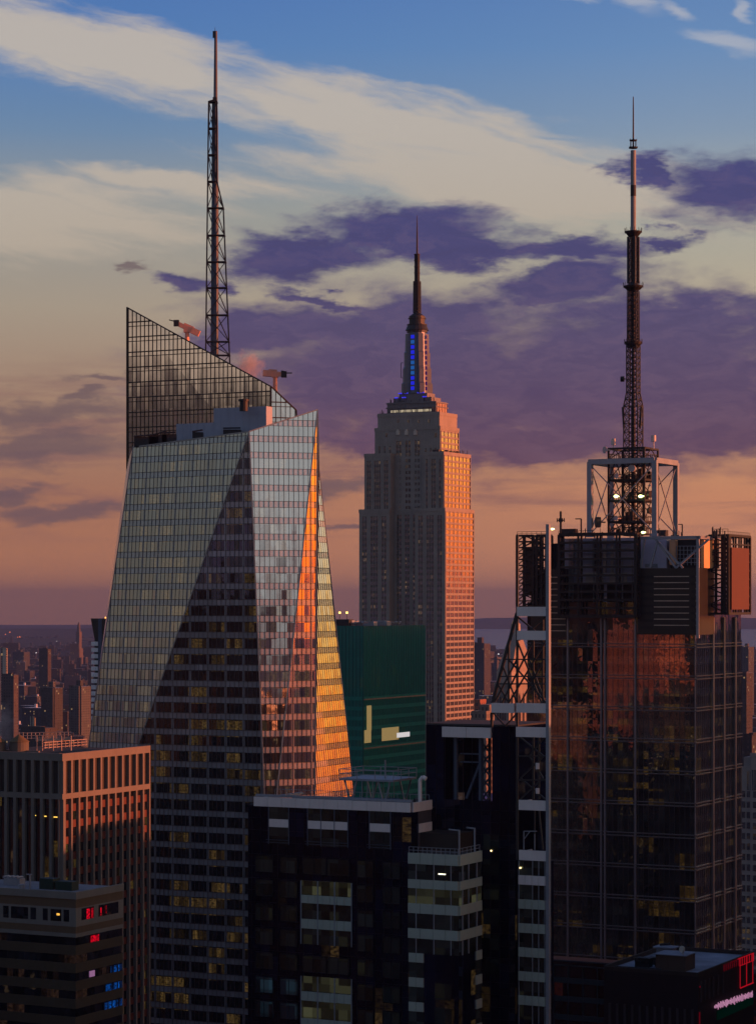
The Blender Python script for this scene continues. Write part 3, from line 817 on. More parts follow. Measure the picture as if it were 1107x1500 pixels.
def westquad(F, lxv, pxa, pxb, pya, pyb):
    ya, yb = F.ly(pxa, lxv), F.ly(pxb, lxv)
    return [(lxv, ya, F.z(pyb,lxv,ya)), (lxv, yb, F.z(pyb,lxv,ya)), (lxv, yb, F.z(pya,lxv,ya)), (lxv, ya, F.z(pya,lxv,ya))]
warm = emit('warm_mirrored_window', (.50,.34,.13), .55)  # glowing tan paints in a sunlit tower mirrored in the glass
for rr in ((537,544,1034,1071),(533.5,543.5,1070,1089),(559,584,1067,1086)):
    MB().poly(westquad(F, .155, *rr)).build('lit_or_mirror_window', warm, gt)
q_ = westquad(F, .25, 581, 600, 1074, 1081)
MB().poly(q_).build('lit_or_mirror_window', emit('white_window', (.85,.8,.8), .75), gt)
# roof machinery
rm = MB(); rnd = random.Random(11)
for i in range(16):
    y = 4+rnd.random()*(gy-10); x = gx+5+rnd.random()*(-gx-8); rm.box(x, x+rnd.uniform(1.5,5), y, y+rnd.uniform(1.5,4), gz, gz+rnd.uniform(.8,2.2))
for i in range(10):
    y = 3+i*4; rm.tube((-2-rnd.random()*5, y, gz+1), (-2-rnd.random()*5, y+4.5, gz+1.3), .35, .35, 6)
rm.build('roof_plant', steel_grey, gt)
rm = MB()
for i in range(22):
    t = i/21; rm.bar((gx+t*-gx*.98, .3, gz), (gx+t*-gx*.98, .3, gz+1.2), .12)
rm.bar((gx, .3, gz+1.2), (0, .3, gz+1.2), .14); rm.bar((0, .3, gz+1.2), (0, gy, gz+1.2), .14)
rm.box(F.lx(492,2), F.lx(511,2), 2, 6, gz, gz+2.6)
rm.build('railing', steel_dark, gt)
for px in (497.5, 508):
    x = F.lx(px, 3); l = MB(); l.bar((x, 3, gz), (x, 3, F.z(899,x,3)), .16); l.build('lamp_post', steel_dark, gt)
    l = MB(); l.cyl((x, 3), .45, .45, F.z(899,x,3), F.z(899,x,3)+.8, 8); l.build('roof_lamp', emit('sodium', (1,.6,.15), 3), gt)

# ================================================================== 4. DARK GLASS TOWER WITH THE ANTENNA
F = Fr(1018, 700)
ct = froot('antenna_skyscraper', F, 'dark glass tower with open corner sign frames, red panel and tall black mast', 'skyscraper')
cgl = glass('dark_curtain_glass', (.014,.014,.016), .20, (.85,.9,1), 1.55, 4.5, .15, (1,.55,.12), .04, .006, .018, .015, 4, .9, .6)
zR = F.z(832)      # top of the louvred storeys
zU = F.z(905)
x0 = F.lx(772); yD = F.ly(1085); ch = 0
xm = F.lx(1046, 0)
b1_ = MB().box(x0, 0, 0, yD, 0, F.z(882), 0, 1)
b1_.build('wall', [cgl, roof_dark], ct)
cv = glass('vision_glass_tower', (.020,.021,.020), .27, (.80,.9,1), 1.55, 4.5, .20, (1,.55,.10), .07, .006, .013, .02, 3, .9, .7)
k = F.z(937)
zb = F.z(905)-2.0
zk = zb
while zk > 3:
    b = MB()
    b.poly([(x0+.2,-.04,zk-2.3), (-.2,-.04,zk-2.3), (-.2,-.04,zk), (x0+.2,-.04,zk)])
    b.poly([(.04,.2,zk-2.3), (.04,yD-.2,zk-2.3), (.04,yD-.2,zk), (.04,.2,zk)])
    b.build('window_band', cv, ct); zk -= 4.48
mm = MB(); pf = [V((x0,0,0)), V((0,0,0)), V((0,0,zb)), V((x0,0,zb))]; pw_ = [V((0,0,0)), V((0,yD,0)), V((0,yD,zb)), V((0,0,zb))]
mullions(mm, pf, 1.55, .09, .1); mullions(mm, pw_, 1.55, .09, .1)
mm.build('mullion_grid', solid('tower_mullion', (.05,.055,.065), .45, .5), ct)
fr_m = solid('tower_fin_metal', (.17,.175,.22), .4, .4)
fm = MB()
for px in (832, 881, 886.5, 931): x = F.lx(px); fm.box(x-.22, x+.22, -.65, -.05, 0, F.z(905))
for px in (1042.5, 1058.5, 1075): y = F.ly(px); fm.box(.05, .6, y-.55, y+.55, 0, F.z(905))
fm.box(-.15,.15,-.15,.15,0,F.z(905))
fm.build('vertical_fin', fr_m, ct)
zk = F.z(944)
while zk > 5:
    b = MB()
    for dz in (0, .9): b.box(x0, .3, -.5, -.05, zk-dz-.12, zk-dz+.12); b.box(.05, .5, 0, yD, zk-dz-.12, zk-dz+.12)
    b.build('floor_rail', solid('rail_metal', (.10,.10,.13), .4, .4), ct); zk -= 8.96
# right-hand rear wing
rw = MB(); yb2 = F.ly(1084, -3); rw.box(-20, -2.5, yD, yD+8, 0, F.z(938, 0, yD)); rw.build('rear_wing', cgl, ct)
# louvred top storeys (rounded metal skin)
lv_m = solid('louvre_metal', (.028,.028,.030), .35, .5, .15)
lt_m = solid('louvre_edge', (.42,.38,.34), .4, .4)
xL, xR_ = F.lx(934, -.6), F.lx(1046, -.6)
cur = MB(); n = 12; edge = MB(); xA, xB = F.lx(934,-.2), 0.0
zb0, zt0 = F.z(930), zR
cur.box(xA, 1.4, -.6, yD*.3, zb0, zt0)
i = 0; zq = F.z(845)
while zq > zb0+1:
    xa = F.lx(959); xb = F.lx(1010)
    edge.box(xa, xb, -.85, -.6, zq, zq+.22); edge.box(F.lx(1020), F.lx(1036,-.6) if False else 1.2, -.85, -.6, zq, zq+.18)
    zq -= 1.72
x7 = F.lx(778); x8 = F.lx(829)
MB().box(x7, x8, -.3, 8, F.z(935), zR).build('louvre_wall', lv_m, ct)
zq = F.z(845)
while zq > F.z(930):
    edge.box(F.lx(802), x8, -.5, -.3, zq, zq+.2); zq -= 1.72
cur.build('louvre_wall', lv_m, ct); edge.build('louvre_slat', lt_m, ct)
# blue grey plant rooms behind the sign frames and the open truss storey
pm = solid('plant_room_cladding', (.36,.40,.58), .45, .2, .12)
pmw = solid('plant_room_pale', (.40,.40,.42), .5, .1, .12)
zT = F.z(783)
pb_ = MB(); pb_.box(F.lx(822, 2), F.lx(930, 2), 2.5, 12, F.z(905), F.z(786)); 
pb_.build('plant_room', pm, ct)
pb_ = MB(); xx = F.lx(934,5); pb_.box(xx, F.lx(976,5), 5, 14, zR, F.z(787)); pb_.build('plant_room', pm, ct)
pb_ = MB()
for (a_, b_) in ((858,884),(893,918)): pb_.box(F.lx(a_,2.4), F.lx(b_,2.4), 2.1, 2.5, F.z(853), F.z(838)); pb_.box(F.lx(a_,2.4), F.lx(b_,2.4), 2.1, 2.5, F.z(902), F.z(893))
for (a_, b_) in ((845,852),(884,888),(895,899),(838,841)): pb_.box(F.lx(a_,2.4), F.lx(b_,2.4), 1.9, 2.5, F.z(838), F.z(788))
pb_.build('wall_panel', pmw, ct)
for (a_, b_) in ((826,884),(889,930)): MB().box(F.lx(a_,2.4), F.lx(b_,2.4), 2.2, 2.5, F.z(892), F.z(854)).build('louvre_opening', steel_black, ct)
MB().box(F.lx(980,5), F.lx(1034,5), 6, 16, zR, F.z(789)).build('louvre_opening', steel_black, ct); MB().box(F.lx(868,2.4), F.lx(876,2.4), 2.2, 2.5, F.z(836), F.z(788)).build('louvre_opening', steel_black, ct)
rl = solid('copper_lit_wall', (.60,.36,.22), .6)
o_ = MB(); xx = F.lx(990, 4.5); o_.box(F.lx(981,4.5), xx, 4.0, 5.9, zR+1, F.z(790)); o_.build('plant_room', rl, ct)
tb = MB(); zt_, zb_ = F.z(785), F.z(832)
tb.box(F.lx(931,0), 1.4, -.9, .1, zt_-.9, zt_)
tb.box(1.0, 1.9, -.9, yD*.7, zt_-.9, zt_-.01)
for (pa, ya, pb, yb) in ((944,790,938,832),(962,795,952,832),(962,793,990,832),(990,832,1038,790),(958,788,1000,832)):
    tb.bar(F.pt(pa,ya,-.5), F.pt(pb,yb,-.5), .55)
px_ = F.lx(1041,-.5); tb.box(.6, 1.4, -.9, -.1, F.z(935), zt_)
tb.build('truss_frame', steel_grey, ct)
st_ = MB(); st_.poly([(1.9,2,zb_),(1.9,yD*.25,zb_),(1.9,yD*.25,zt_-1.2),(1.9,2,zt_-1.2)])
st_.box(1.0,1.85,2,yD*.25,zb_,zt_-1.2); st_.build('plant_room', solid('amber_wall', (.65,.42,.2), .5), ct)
# sign frames
def framegrid(mb, P, Q, z0, z1, nx, nz, w, dv, thick):
    """double layer grid from plan point P to Q, between two heights; dv = depth vector"""
    P, Q = V((*P, 0)), V((*Q, 0)); dv = V((*dv, 0))
    for L in (0, 1):
        for i in range(nx+1):
            b = P.lerp(Q, i/nx)+dv*L; mb.bar(b+V((0,0,z0)), b+V((0,0,z1)), w if i in (0, nx) else w*.6)
        for j in range(nz+1):
            z_ = z0+(z1-z0)*j/nz; mb.bar(P+dv*L+V((0,0,z_)), Q+dv*L+V((0,0,z_)), thick if j not in (0, nz) else w)
    for j in range(nz+1):
        z_ = z0+(z1-z0)*j/nz
        for i in (0, nx): 
            b = P.lerp(Q, i/nx); mb.bar(b+V((0,0,z_)), b+dv+V((0,0,z_)), w*.6)
            if j < nz: mb.bar(b+V((0,0,z_)), b+dv+V((0,0,z0+(z1-z0)*(j+1)/nz)), w*.4)
sf = MB(); y_ = -3.2
framegrid(sf, (F.lx(819,y_), y_), (F.lx(931,y_), y_), F.z(903,-20,y_), F.z(782,-20,y_), 4, 10, .85, (0, 2.4), .62)
sf.build('sign_frame', steel_black, ct)
sf = MB(); xa, xb = F.lx(757,-1), F.lx(800,-1)
framegrid(sf, (xa, -1), (F.lx(781,-1), -1), F.z(889,xa), F.z(785,xa), 2, 12, .6, (0, 5), .4)
framegrid(sf, (F.lx(786,-1), -1), (xb, -1), F.z(888,xa), F.z(785,xa), 2, 6, .7, (0, 4), .3)
for i in range(6):
    za = F.z(889,xa)+(F.z(785,xa)-F.z(889,xa))*i/6; zc = za+(F.z(785,xa)-F.z(889,xa))/6
    sf.bar((F.lx(764,-1), -1, za), (F.lx(800,-1), -1, zc), .4); sf.bar((F.lx(800,-1), 3, za), (F.lx(768,-1), -1, zc), .35)
sf.build('sign_frame', steel_black, ct)
wb_ = MB(); wb_.box(F.lx(783,3), F.lx(829,3), 3, 12, F.z(935), F.z(833)); wb_.bar(F.pt(782,790,2), F.pt(794,820,2), .6); wb_.box(F.lx(770,3), F.lx(786,3), 3, 3.5, F.z(870), F.z(800))
wb_.box(F.lx(806,4), F.lx(818,4), 4, 9, F.z(832), F.z(793)); wb_.build('service_core', lv_m, ct)
xo = 6.5; y1f, y2f = F.ly(1066, xo), F.ly(1098, xo)
sf = MB(); zf0, zf1 = F.z(899, xo, y1f), F.z(784, xo, y1f)
framegrid(sf, (.8, y1f), (xo, y1f), zf0, zf1, 3, 9, .6, (0, 1.2), .42)
for i in range(9):
    za = zf0+(zf1-zf0)*i/9; zc = za+(zf1-zf0)/9
    sf.bar((.8 if i%2 else xo, y1f, za), (xo if i%2 else .8, y1f, zc), .38)
framegrid(sf, (xo, y1f), (xo, y2f), zf0, zf1, 4, 9, .7, (-1.0, 0), .35)
for yy_ in (y1f, y2f): sf.box(0, xo, yy_-.2, yy_+.2, zf1-.4, zf1)
sfr = sf.build('sign_frame', steel_black, ct)
o_ = MB(); ya, yb = F.ly(1066.5, xo+.1), F.ly(1094, xo+.1); ya += 1.2
o_.box(xo+.2, xo+.7, ya, yb, F.z(893,xo,ya), F.z(802,xo,ya)); tag(o_.build('sign_panel', solid('red_sign_panel', (.085,.022,.013), .6, 0, .1), sfr), 'plain rust red sign panel glowing in the low sun')
# roof deck rails, small masts
rr_ = MB(); rnd = random.Random(5)
for (pa, pb, yy_) in ((757,800,0),(818,868,-1),(1043,1066,2)):
    xa, xb = F.lx(pa, yy_), F.lx(pb, yy_); zt2 = zT+.2
    nn_ = max(3, int((xb-xa)/1.4))
    for i in range(nn_+1): rr_.bar((xa+(xb-xa)*i/nn_, yy_, zt2-.5), (xa+(xb-xa)*i/nn_, yy_, zt2+1.3), .1)
    rr_.bar((xa, yy_, zt2+1.3), (xb, yy_, zt2+1.3), .12); rr_.bar((xa, yy_, zt2+.7), (xb, yy_, zt2+.7), .1)
for i in range(12):
    t = i/11; y = y1f+(y2f-y1f)*t; rr_.bar((xo, y, zf1), (xo, y, zf1+1.1), .1)
rr_.bar((xo, y1f, zf1+1.1), (xo, y2f, zf1+1.1), .12)
for i in range(26):
    px = rnd.choice((rnd.uniform(1043,1062), rnd.uniform(828,1000))); x = F.lx(px, 5); rr_.bar((x, 5, zT-.6), (x, 5, zT+rnd.uniform(.8,2.4)), rnd.uniform(.1,.3))
rr_.box(F.lx(822,1), F.lx(842,1), 1, 3, zT, F.z(774,-30,1)); rr_.box(F.lx(962,9), F.lx(975,9), 9, 11, zT, F.z(776,-8,9))
rr_.build('roof_railing', steel_dark, ct)
am = MB(); x = F.lx(821, 3); z0_, z1_ = F.z(786,x,3), F.z(749,x,3); am.bar((x,3,z0_),(x,3,z1_),.5); am.bar((x-1.1,3,z1_-2.6),(x+1.1,3,z1_-2.6),.3)
for dx in (-1.1,-.5,.5,1.1): am.bar((x+dx,3,z1_-3.1),(x+dx,3,z1_-2.0),.25)
x = F.lx(851,3); am.bar((x,3,F.z(786,x,3)),(x,3,F.z(760,x,3)),.35); am.bar((x,3,F.z(760,x,3)),(x-1.8,3,F.z(760,x,3)),.3)
x = F.lx(999,8); am.bar((x,8,F.z(786,x,8)),(x,8,F.z(768,x,8)),.3); am.bar((x,8,F.z(768,x,8)),(x-1.2,8,F.z(768,x,8)),.25)
am.build('rooftop_antenna', steel_dark, ct)
# white cage
cg = MB(); yc = 9.0
A = (F.lx(864,yc), yc); B = (F.lx(959,yc), yc); yR = F.ly(990, B[0]); C_ = (B[0], yR); D_ = (A[0], yR)
zc0, zc1 = F.z(784,B[0],yc), F.z(674,B[0],yc)
cen2 = ((A[0]+B[0])/2, (yc+yR)/2)
for P in (A, B, C_, D_): cg.box(P[0]-.72, P[0]+.72, P[1]-.72, P[1]+.72, zc0, zc1)
for P, Q in ((A,B),(B,C_),(C_,D_),(D_,A)): cg.bar((P[0],P[1],zc1), (Q[0],Q[1],zc1), 1.35, 1.5)
for P in (A, B, C_, D_): cg.box(P[0]-1.2, P[0]+1.2, P[1]-1.2, P[1]+1.2, zc0-.3, zc0+.5)
cage = cg.build('antenna_cage', solid('white_cage_paint', (.22,.27,.34), .5), ct)
cb = MB(); zm = (zc0+zc1)/2
for P, Q in ((A,B),(B,C_),(C_,D_),(D_,A)):
    cb.bar((P[0],P[1],zc0+.5), (Q[0],Q[1],zc1-.8), .26); cb.bar((P[0],P[1],zc1-.8), (Q[0],Q[1],zc0+.5), .26)
cb.build('cross_brace', steel_grey, cage)
# inner dark lattice with platforms
il = MB(); hr = (F.lx(966,cen2[1])-F.lx(889,cen2[1]))/2/ (math.cos(TH)+math.sin(TH)) * math.cos(TH)*1.02
zi0, zi1 = zc0-1, F.z(655,*cen2)
lvz = [F.z(p,*cen2) for p in (782,765,734,704,674,658)]
for a_, b_ in zip(lvz, lvz[1:]):
    c0 = [V((cen2[0]+i*hr, cen2[1]+j*hr, 0)) for i, j in ((-1,-1),(1,-1),(1,1),(-1,1))]
    for k in range(4):
        P, Q = c0[k], c0[(k+1)%4]
        il.bar(P+V((0,0,a_)), P+V((0,0,b_)), .5)
        il.bar(P+V((0,0,b_)), Q+V((0,0,b_)), .55)
        M_1 = (P+Q)/2
        il.bar(P+V((0,0,a_)), M_1+V((0,0,b_)), .22); il.bar(Q+V((0,0,a_)), M_1+V((0,0,b_)), .22)
        for t in (.15,.3,.45,.6,.75,.9): il.bar(P.lerp(Q,t)+V((0,0,a_)), P.lerp(Q,t)+V((0,0,a_+1.6)), .13)
        il.bar(P+V((0,0,a_+1.6)), Q+V((0,0,a_+1.6)), .16)
    il.box(cen2[0]-hr, cen2[0]+hr, cen2[1]-hr, cen2[1]+hr, a_-.35, a_)
il.box(cen2[0]-hr-.3, cen2[0]+hr+.3, cen2[1]-hr-.3, cen2[1]+hr+.3, F.z(674,*cen2)-.3, F.z(674,*cen2)+.3)
for i in range(26):
    rnd2 = random.Random(i); a_ = rnd2.choice(lvz[:4]); x, y = cen2[0]+rnd2.uniform(-hr,hr)*.9, cen2[1]+rnd2.uniform(-hr,hr)*.9
    il.box(x-.5, x+.5, y-.5, y+.5, a_, a_+rnd2.uniform(1,3.2))
il.build('antenna_platform', steel_black, ct)
# mast
mx, my = cen2
mz = lambda py: F.z(py, mx, my)
ma = MB(); u_ = F.m(mx, my)
R = lambda w: w*u_/2/1.25
lattice(ma, mx, my, R(27), R(27), mz(785), mz(595), 15, .30, .17, .7)
lattice(ma, mx, my, R(27), R(19), mz(595), mz(575), 2, .30, .18, .6)
lattice(ma, mx, my, R(19), R(19), mz(575), mz(506), 8, .28, .17, .5)
lattice(ma, mx, my, R(15), R(14), mz(503), mz(423), 9, .26, .17, .6)
lattice(ma, mx, my, R(12), R(12), mz(419), mz(343), 8, .26, .17, .45)
mast = ma.build('mast', steel_dark, ct)
for (py, r0, r1, h_) in ((504,2.4,2.6,.7),(421,2.7,2.9,.5),(341,2.3,2.5,.5),(217,1.15,1.3,.4),(206,1.0,1.1,.3)):
    o_ = MB(); o_.cyl((mx, my), r0, r1, mz(py), mz(py)+h_, 20)
    for k in range(12 if r0 > 2 else 6):
        t = k*PI*2/(12 if r0 > 2 else 6); o_.bar((mx+r1*math.cos(t), my+r1*math.sin(t), mz(py)), (mx+r1*math.cos(t), my+r1*math.sin(t), mz(py)+(1.5 if r0 > 2 else .6)), .1)
    if r0 > 2: o_.cyl((mx, my), 1.3, r0, mz(py)-1.2, mz(py), 12)
    o_.build('ring_platform', steel_black, mast)
o_ = MB()
for i in range(34):       # dipole pairs
    z_ = mz(498)+(mz(428)-mz(498))*i/33
    for k in range(4):
        t = PI/4*(2*k+1)+.25; p = V((mx+2.3*math.cos(t), my+2.3*math.sin(t), z_)); o_.bar((mx, my, z_), p, .12); o_.bar(p-V((0,0,.5)), p+V((0,0,.5)), .16)
for i in range(13):
    z_ = mz(412)+(mz(350)-mz(412))*i/12
    for k in range(4): 
        t = k*PI/2+.6; o_.box(mx+1.5*math.cos(t)-.3, mx+1.5*math.cos(t)+.3, my+1.5*math.sin(t)-.3, my+1.5*math.sin(t)+.3, z_-.6, z_+.7)
o_.cyl((mx,my), 2.4, 1.1, mz(421), mz(413), 12)
for s_ in (-1, 1):
    o_.bar((mx+s_*2.5, my-1, mz(628)), (mx+s_*2.9, my-1, mz(596)), .5)
o_.build('dipole_array', steel_dark, mast)
o_ = MB(); o_.cyl((mx,my), .78, .78, mz(338), mz(287), 16); o_.cyl((mx,my), .78, .78, mz(271), mz(220), 16); o_.build('radome_tube', solid('radome_paint', (.17,.21,.25), .5), mast)
o_ = MB(); o_.cyl((mx,my), .82, .82, mz(287), mz(271), 16)
for k in range(6): t = k*PI/3; o_.bar((mx+.85*math.cos(t), my+.85*math.sin(t), mz(217)), (mx+.85*math.cos(t), my+.85*math.sin(t), mz(206)), .14)
o_.cyl((mx,my), .25, .25, mz(217), mz(206), 8); o_.cyl((mx,my), .26, .2, mz(206), mz(160), 8); o_.cyl((mx,my), .2, .14, mz(160), mz(141), 8)
o_.build('top_rod', steel_dark, mast)
def dish(x, y, z, r, name, mat, ang=0.0, drum=False):
    o_ = MB(); dv = V((math.sin(ang), -math.cos(ang), 0)); p = V((x, y, z))
    if drum: o_.tube(p, p+dv*1.4, r, r, 16)
    else:
        o_.tube(p, p+dv*.5, r*.35, r*.92, 16); o_.tube(p+dv*.5, p+dv*.7, r*.95, r, 16)
    o_.bar(p-dv*1.5, p, .4); o_.build(name, mat, ct)
dw = solid('dish_white', (.36,.37,.42), .5); dd_ = solid('dish_dark', (.05,.055,.05), .6)
for (px, py, r, m_, a_, dr) in ((888,659,1.05,dw,-.5,False),(926,686,1.05,dw,.2,True),(905,697,.8,dw,-.4,False),(904,759,.75,dw,-.3,False),(879,765,1.55,dd_,-1.0,True),(951,724,1.0,dd_,.8,True),(951,748,.95,dd_,.8,True),(954,711,.7,dw,.9,False)):
    yy_ = 9.5 if px == 879 else my-hr-1.2
    x = F.lx(px, yy_); dish(x, yy_, F.z(py,x,yy_), r, 'dish_antenna', m_, a_, dr)
o_ = MB()
for (px, py) in ((898, 647), (957, 642)):
    x = F.lx(px, my-1); z_ = F.z(py, x, my-1); o_.cyl((x, my-1), .7, .7, z_-.9, z_+.9, 14); o_.bar((x,my-1,z_-3), (x,my-1,z_-.8), .25)
o_.build('radome', solid('radome_white', (.5,.5,.52), .5), ct)
x = F.lx(914, my-1.5); z_ = F.z(555, x, my-1.5); o_ = MB(); o_.tube((x,my-1.5,z_), (x-1.0,my-1.7,z_), .8, .8, 12); o_.bar((x,my-1.5,z_),(mx,my,z_),.25); o_.build('drum_antenna', steel_black, mast)
for (px, py, yo, k) in ((902,727,-hr-1.3,1),(938,727,-hr-1.3,1),(941.5,780,-hr-1.5,.8),(808.5,775,-9,.7)):
    yy_ = my+yo; x = F.lx(px, yy_); z_ = F.z(py, x, yy_); o_ = MB(); 
    o_.cyl((x, yy_), .42*k, .42*k, z_-.4*k, z_+.4*k, 10); o_.box(x-.6*k, x+1.0*k, yy_-.3, yy_+.1, z_-.15, z_+.2)
    o_.build('floodlight', emit('pale_green_light', (.9,1,.35), 5), ct)

# ladders, cable trays, ducts on the plant storeys
o_ = MB(); rnd = random.Random(77)
for i in range(14):
    px = rnd.uniform(824, 928); x = F.lx(px, 1.9); o_.bar((x, 1.8, F.z(rnd.uniform(850,900))), (x, 1.8, F.z(rnd.uniform(786,830))), rnd.uniform(.12,.3))
for i in range(8):
    py = rnd.uniform(792, 830); o_.bar(F.pt(rnd.uniform(824,870),py,1.8), F.pt(rnd.uniform(880,929),py,1.8), rnd.uniform(.1,.25))
for i in range(9):
    px = 985+i*5.4; o_.bar(F.pt(px,828,4.2), F.pt(px,800,4.2), .16)
for py in (800, 806, 812, 818, 824): o_.bar(F.pt(983,py,5.8), F.pt(1034,py,5.8), .2)
for i in range(6):
    px = 946+i*3; o_.bar(F.pt(px,831,4.7), F.pt(px,826,4.7), .5)
o_.build('service_pipes', steel_grey, ct)
o_ = MB()
for i in range(8):
    for (pa, pb) in ((936,957),(1012,1018)):
        z_ = F.z(845+i*10.7); o_.box(F.lx(pa,-.6), F.lx(pb,-.6), -.7, -.6, z_-.4, z_+.4)
o_.build('louvre_recess', steel_black, ct)
# ================================================================== 5. BLACK TOWER IN THE FOREGROUND
F = Fr(602, 392)
bt_ = froot('black_glass_tower', F, 'black glass office tower with pale panel bands, open steel truss and tall side pylon', 'office tower')
bgl = glass('black_glass', (.004,.005,.015), .035, (.5,.55,.9), 1.6, 3.9, .04, (1,.6,.2), .05, .004, .004, .05, 2, .6)
bwn = glass('office_window', (.018,.023,.022), .07, (.7,.8,.9), 1.6, 3.9, .13, (.65,.72,.42), .05, .006, .006, .05, 1, .7, .5, False)
bwl = glass('lit_office_window', (.035,.034,.018), .07, (.7,.8,.9), 1.6, 3.9, .8, (.72,.75,.40), .06, .006, .006, .05, 1, .6, .5, False)
bbl = glass('blue_office_window', (.010,.022,.034), .08, (.7,.8,.9), 1.6, 3.9, .6, (.15,.4,.6), .07, .006, .006, .05, 1, .6, .5, False)
pg = solid('pale_green_panel', (.33,.42,.40), .3, .1, .10)
pw = white_panel
lx, ly, z = F.lx, F.ly, F.z
xl = lx(363.5); zt = z(1181); yr = ly(631, 0)
slabY = 9.0
wall = MB(); wall.box(xl, 0, 0, slabY+12, 0, zt-.8, 0, 1)
tC = lx(671.7, -4.5); tL = lx(598, -4.5); tD = ly(704, tC); tz = z(1253, tC, -4.5)
# slab with the portal
sx0, sx1 = lx(623.6, slabY), lx(754.6, slabY); sz = z(1065, sx1, slabY)
ox0, ox1 = lx(650, slabY), lx(720.5, slabY); oz0 = z(1171, ox0, slabY); oz1 = z(1080, ox0, slabY)
SD = 14
wall.box(sx0, ox0, slabY, slabY+SD, 0, sz); wall.box(ox1, sx1, slabY, slabY+SD, 0, sz); wall.box(ox0, ox1, slabY, slabY+SD, 0, oz0)
wall.box(ox0, ox1, slabY, slabY+.6, oz1+.1, oz1+.6)
wall.box(ox0, ox1, slabY+SD-.6, slabY+SD, oz1, sz-.3)
wall.build('wall', [bgl, roof_dark], bt_)
gm = MB(); gmm = solid('black_mullion', (.012,.012,.022), .4, .4)
for f in ([V((xl,0,40)), V((0,0,40)), V((0,0,zt-1)), V((xl,0,zt-1))], [V((sx0,slabY,40)), V((sx1,slabY,40)), V((sx1,slabY,sz)), V((sx0,slabY,sz))]):
    mullions(gm, f, 1.6, .06, .08); rails(gm, f, [zt-1-1.95*i for i in range(60)], .05, .07)
gm.build('mullion_grid', gmm, bt_)
# parapet band of white panels, front and side
def band(x0, x1, y, z0, z1, mat, nm='panel_band', side=None, step=None, parent=bt_, dep=.25):
    b = MB()
    if side is None:
        n = max(1, round((x1-x0)/(step or 1.7)))
        for i in range(n): b.box(x0+(x1-x0)*i/n+.03, x0+(x1-x0)*(i+1)/n-.03, y-dep, y, z0, z1)
    else:
        n = max(1, round((x1-x0)/(step or 1.7)))
        for i in range(n): b.box(side, side+dep, x0+(x1-x0)*i/n+.03, x0+(x1-x0)*(i+1)/n-.03, z0, z1)
    return b.build(nm, mat, parent)
band(lx(372.5), 0, 0, z(1190.5), z(1176.5), pw, 'parapet', step=2.6); band(.3, yr, 0, z(1190.5), z(1176.5), pw, 'parapet', side=0, step=2.6)
rb = MB(); rb.box(lx(374), 0, .1, .4, z(1176), z(1172.5)); 
for i in range(26): x = lx(374)+(-lx(374))*i/25; rb.bar((x, 6.5, zt), (x, 6.5, zt+1.3), .06)
rb.bar((lx(374), 6.5, zt+1.3), (0, 6.5, zt+1.3), .07); rb.bar((lx(374), .2, zt), (lx(374), 16, zt), .4)
rb.build('roof_rail', steel_grey, bt_)
pc = MB()
for (x, y, w_, h_) in ((-16,3,2,.9),(-11,5,3,.5),(-6,4,1.5,.7),(-21,6,4,.4),(-3,7,1.2,1.4)): pc.box(x, x+w_, y, y+1.5, zt-.8, zt-.8+h_)
pc.tube((-24,9,zt-.2), (-8,12,zt-.2), .3, .3, 8, 1)
pc.build('roof_plant', [steel_dark, solid('blue_pipe', (.08,.13,.25), .5)], bt_)
# vents at the top: three bays
for (pa, pb) in ((394,423.5),(451,510),(541.5,572.5)):
    x0, x1 = lx(pa), lx(pb)
    w = MB(); w.box(x0, x1, -.08, 0, z(1208), z(1191)); w.box(x0, x1, -.08, 0, z(1247), z(1221)); w.build('window_bay', bwn, bt_)
    band(x0, x1, 0, z(1221), z(1209), pw, step=2.9, dep=.15)
    m = MB(); n = max(1, round((x1-x0)/2.6))
    for i in range(n+1): m.box(x0+(x1-x0)*i/n-.06, x0+(x1-x0)*i/n+.06, -.2, -.09, z(1247), z(1191))
    m.bar((x0-.3,-.5,z(1240)), (x1+.3,-.5,z(1240)), .06); m.bar((x0-.3,-.5,z(1244)), (x1+.3,-.5,z(1244)), .06); m.build('bay_frame', steel_blue, bt_)
w = MB(); w.box(0, .1, ly(612,0), yr, z(1247), z(1191)); w.build('window_bay', solid('grey_vent', (.06,.06,.075), .6), bt_)
band(ly(612,0), yr, 0, z(1222), z(1209), pw, side=.1, step=2.5, dep=.12)
# ordinary windows: rows x columns
rows = [1265+36.6*i for i in range(11)]
colsx = [(375,400),(411,436),(444,478),(480,512),(524,547),(561,586)]
for r_i, ry in enumerate(rows):
    for c_i, (pa, pb) in enumerate(colsx):
        if c_i in (2, 3) and (r_i in (1, 2, 3) or r_i >= 5): continue
        blue_ = (c_i in (0,1)) and r_i >= 5
        w_o = MB().box(lx(pa), lx(pb), -.14, 0, z(ry+24), z(ry)).build('window', bbl if blue_ else (bwl if r_i in (5,6) and c_i in (1,) else bwn), bt_)
        fo = MB(); xa_, xb_ = lx(pa), lx(pb); za_, zc_ = z(ry+24), z(ry)
        fo.box(xa_-.06,xb_+.06,-.2,-.14,za_-.08,za_+.04); fo.box(xa_-.06,xb_+.06,-.2,-.14,zc_-.04,zc_+.08); fo.box(xa_-.06,xa_+.05,-.2,-.14,za_,zc_); fo.box(xb_-.05,xb_+.06,-.2,-.14,za_,zc_); fo.box((xa_+xb_)/2-.04,(xa_+xb_)/2+.04,-.19,-.14,za_,zc_)
        fo.build('frame', gmm, w_o)
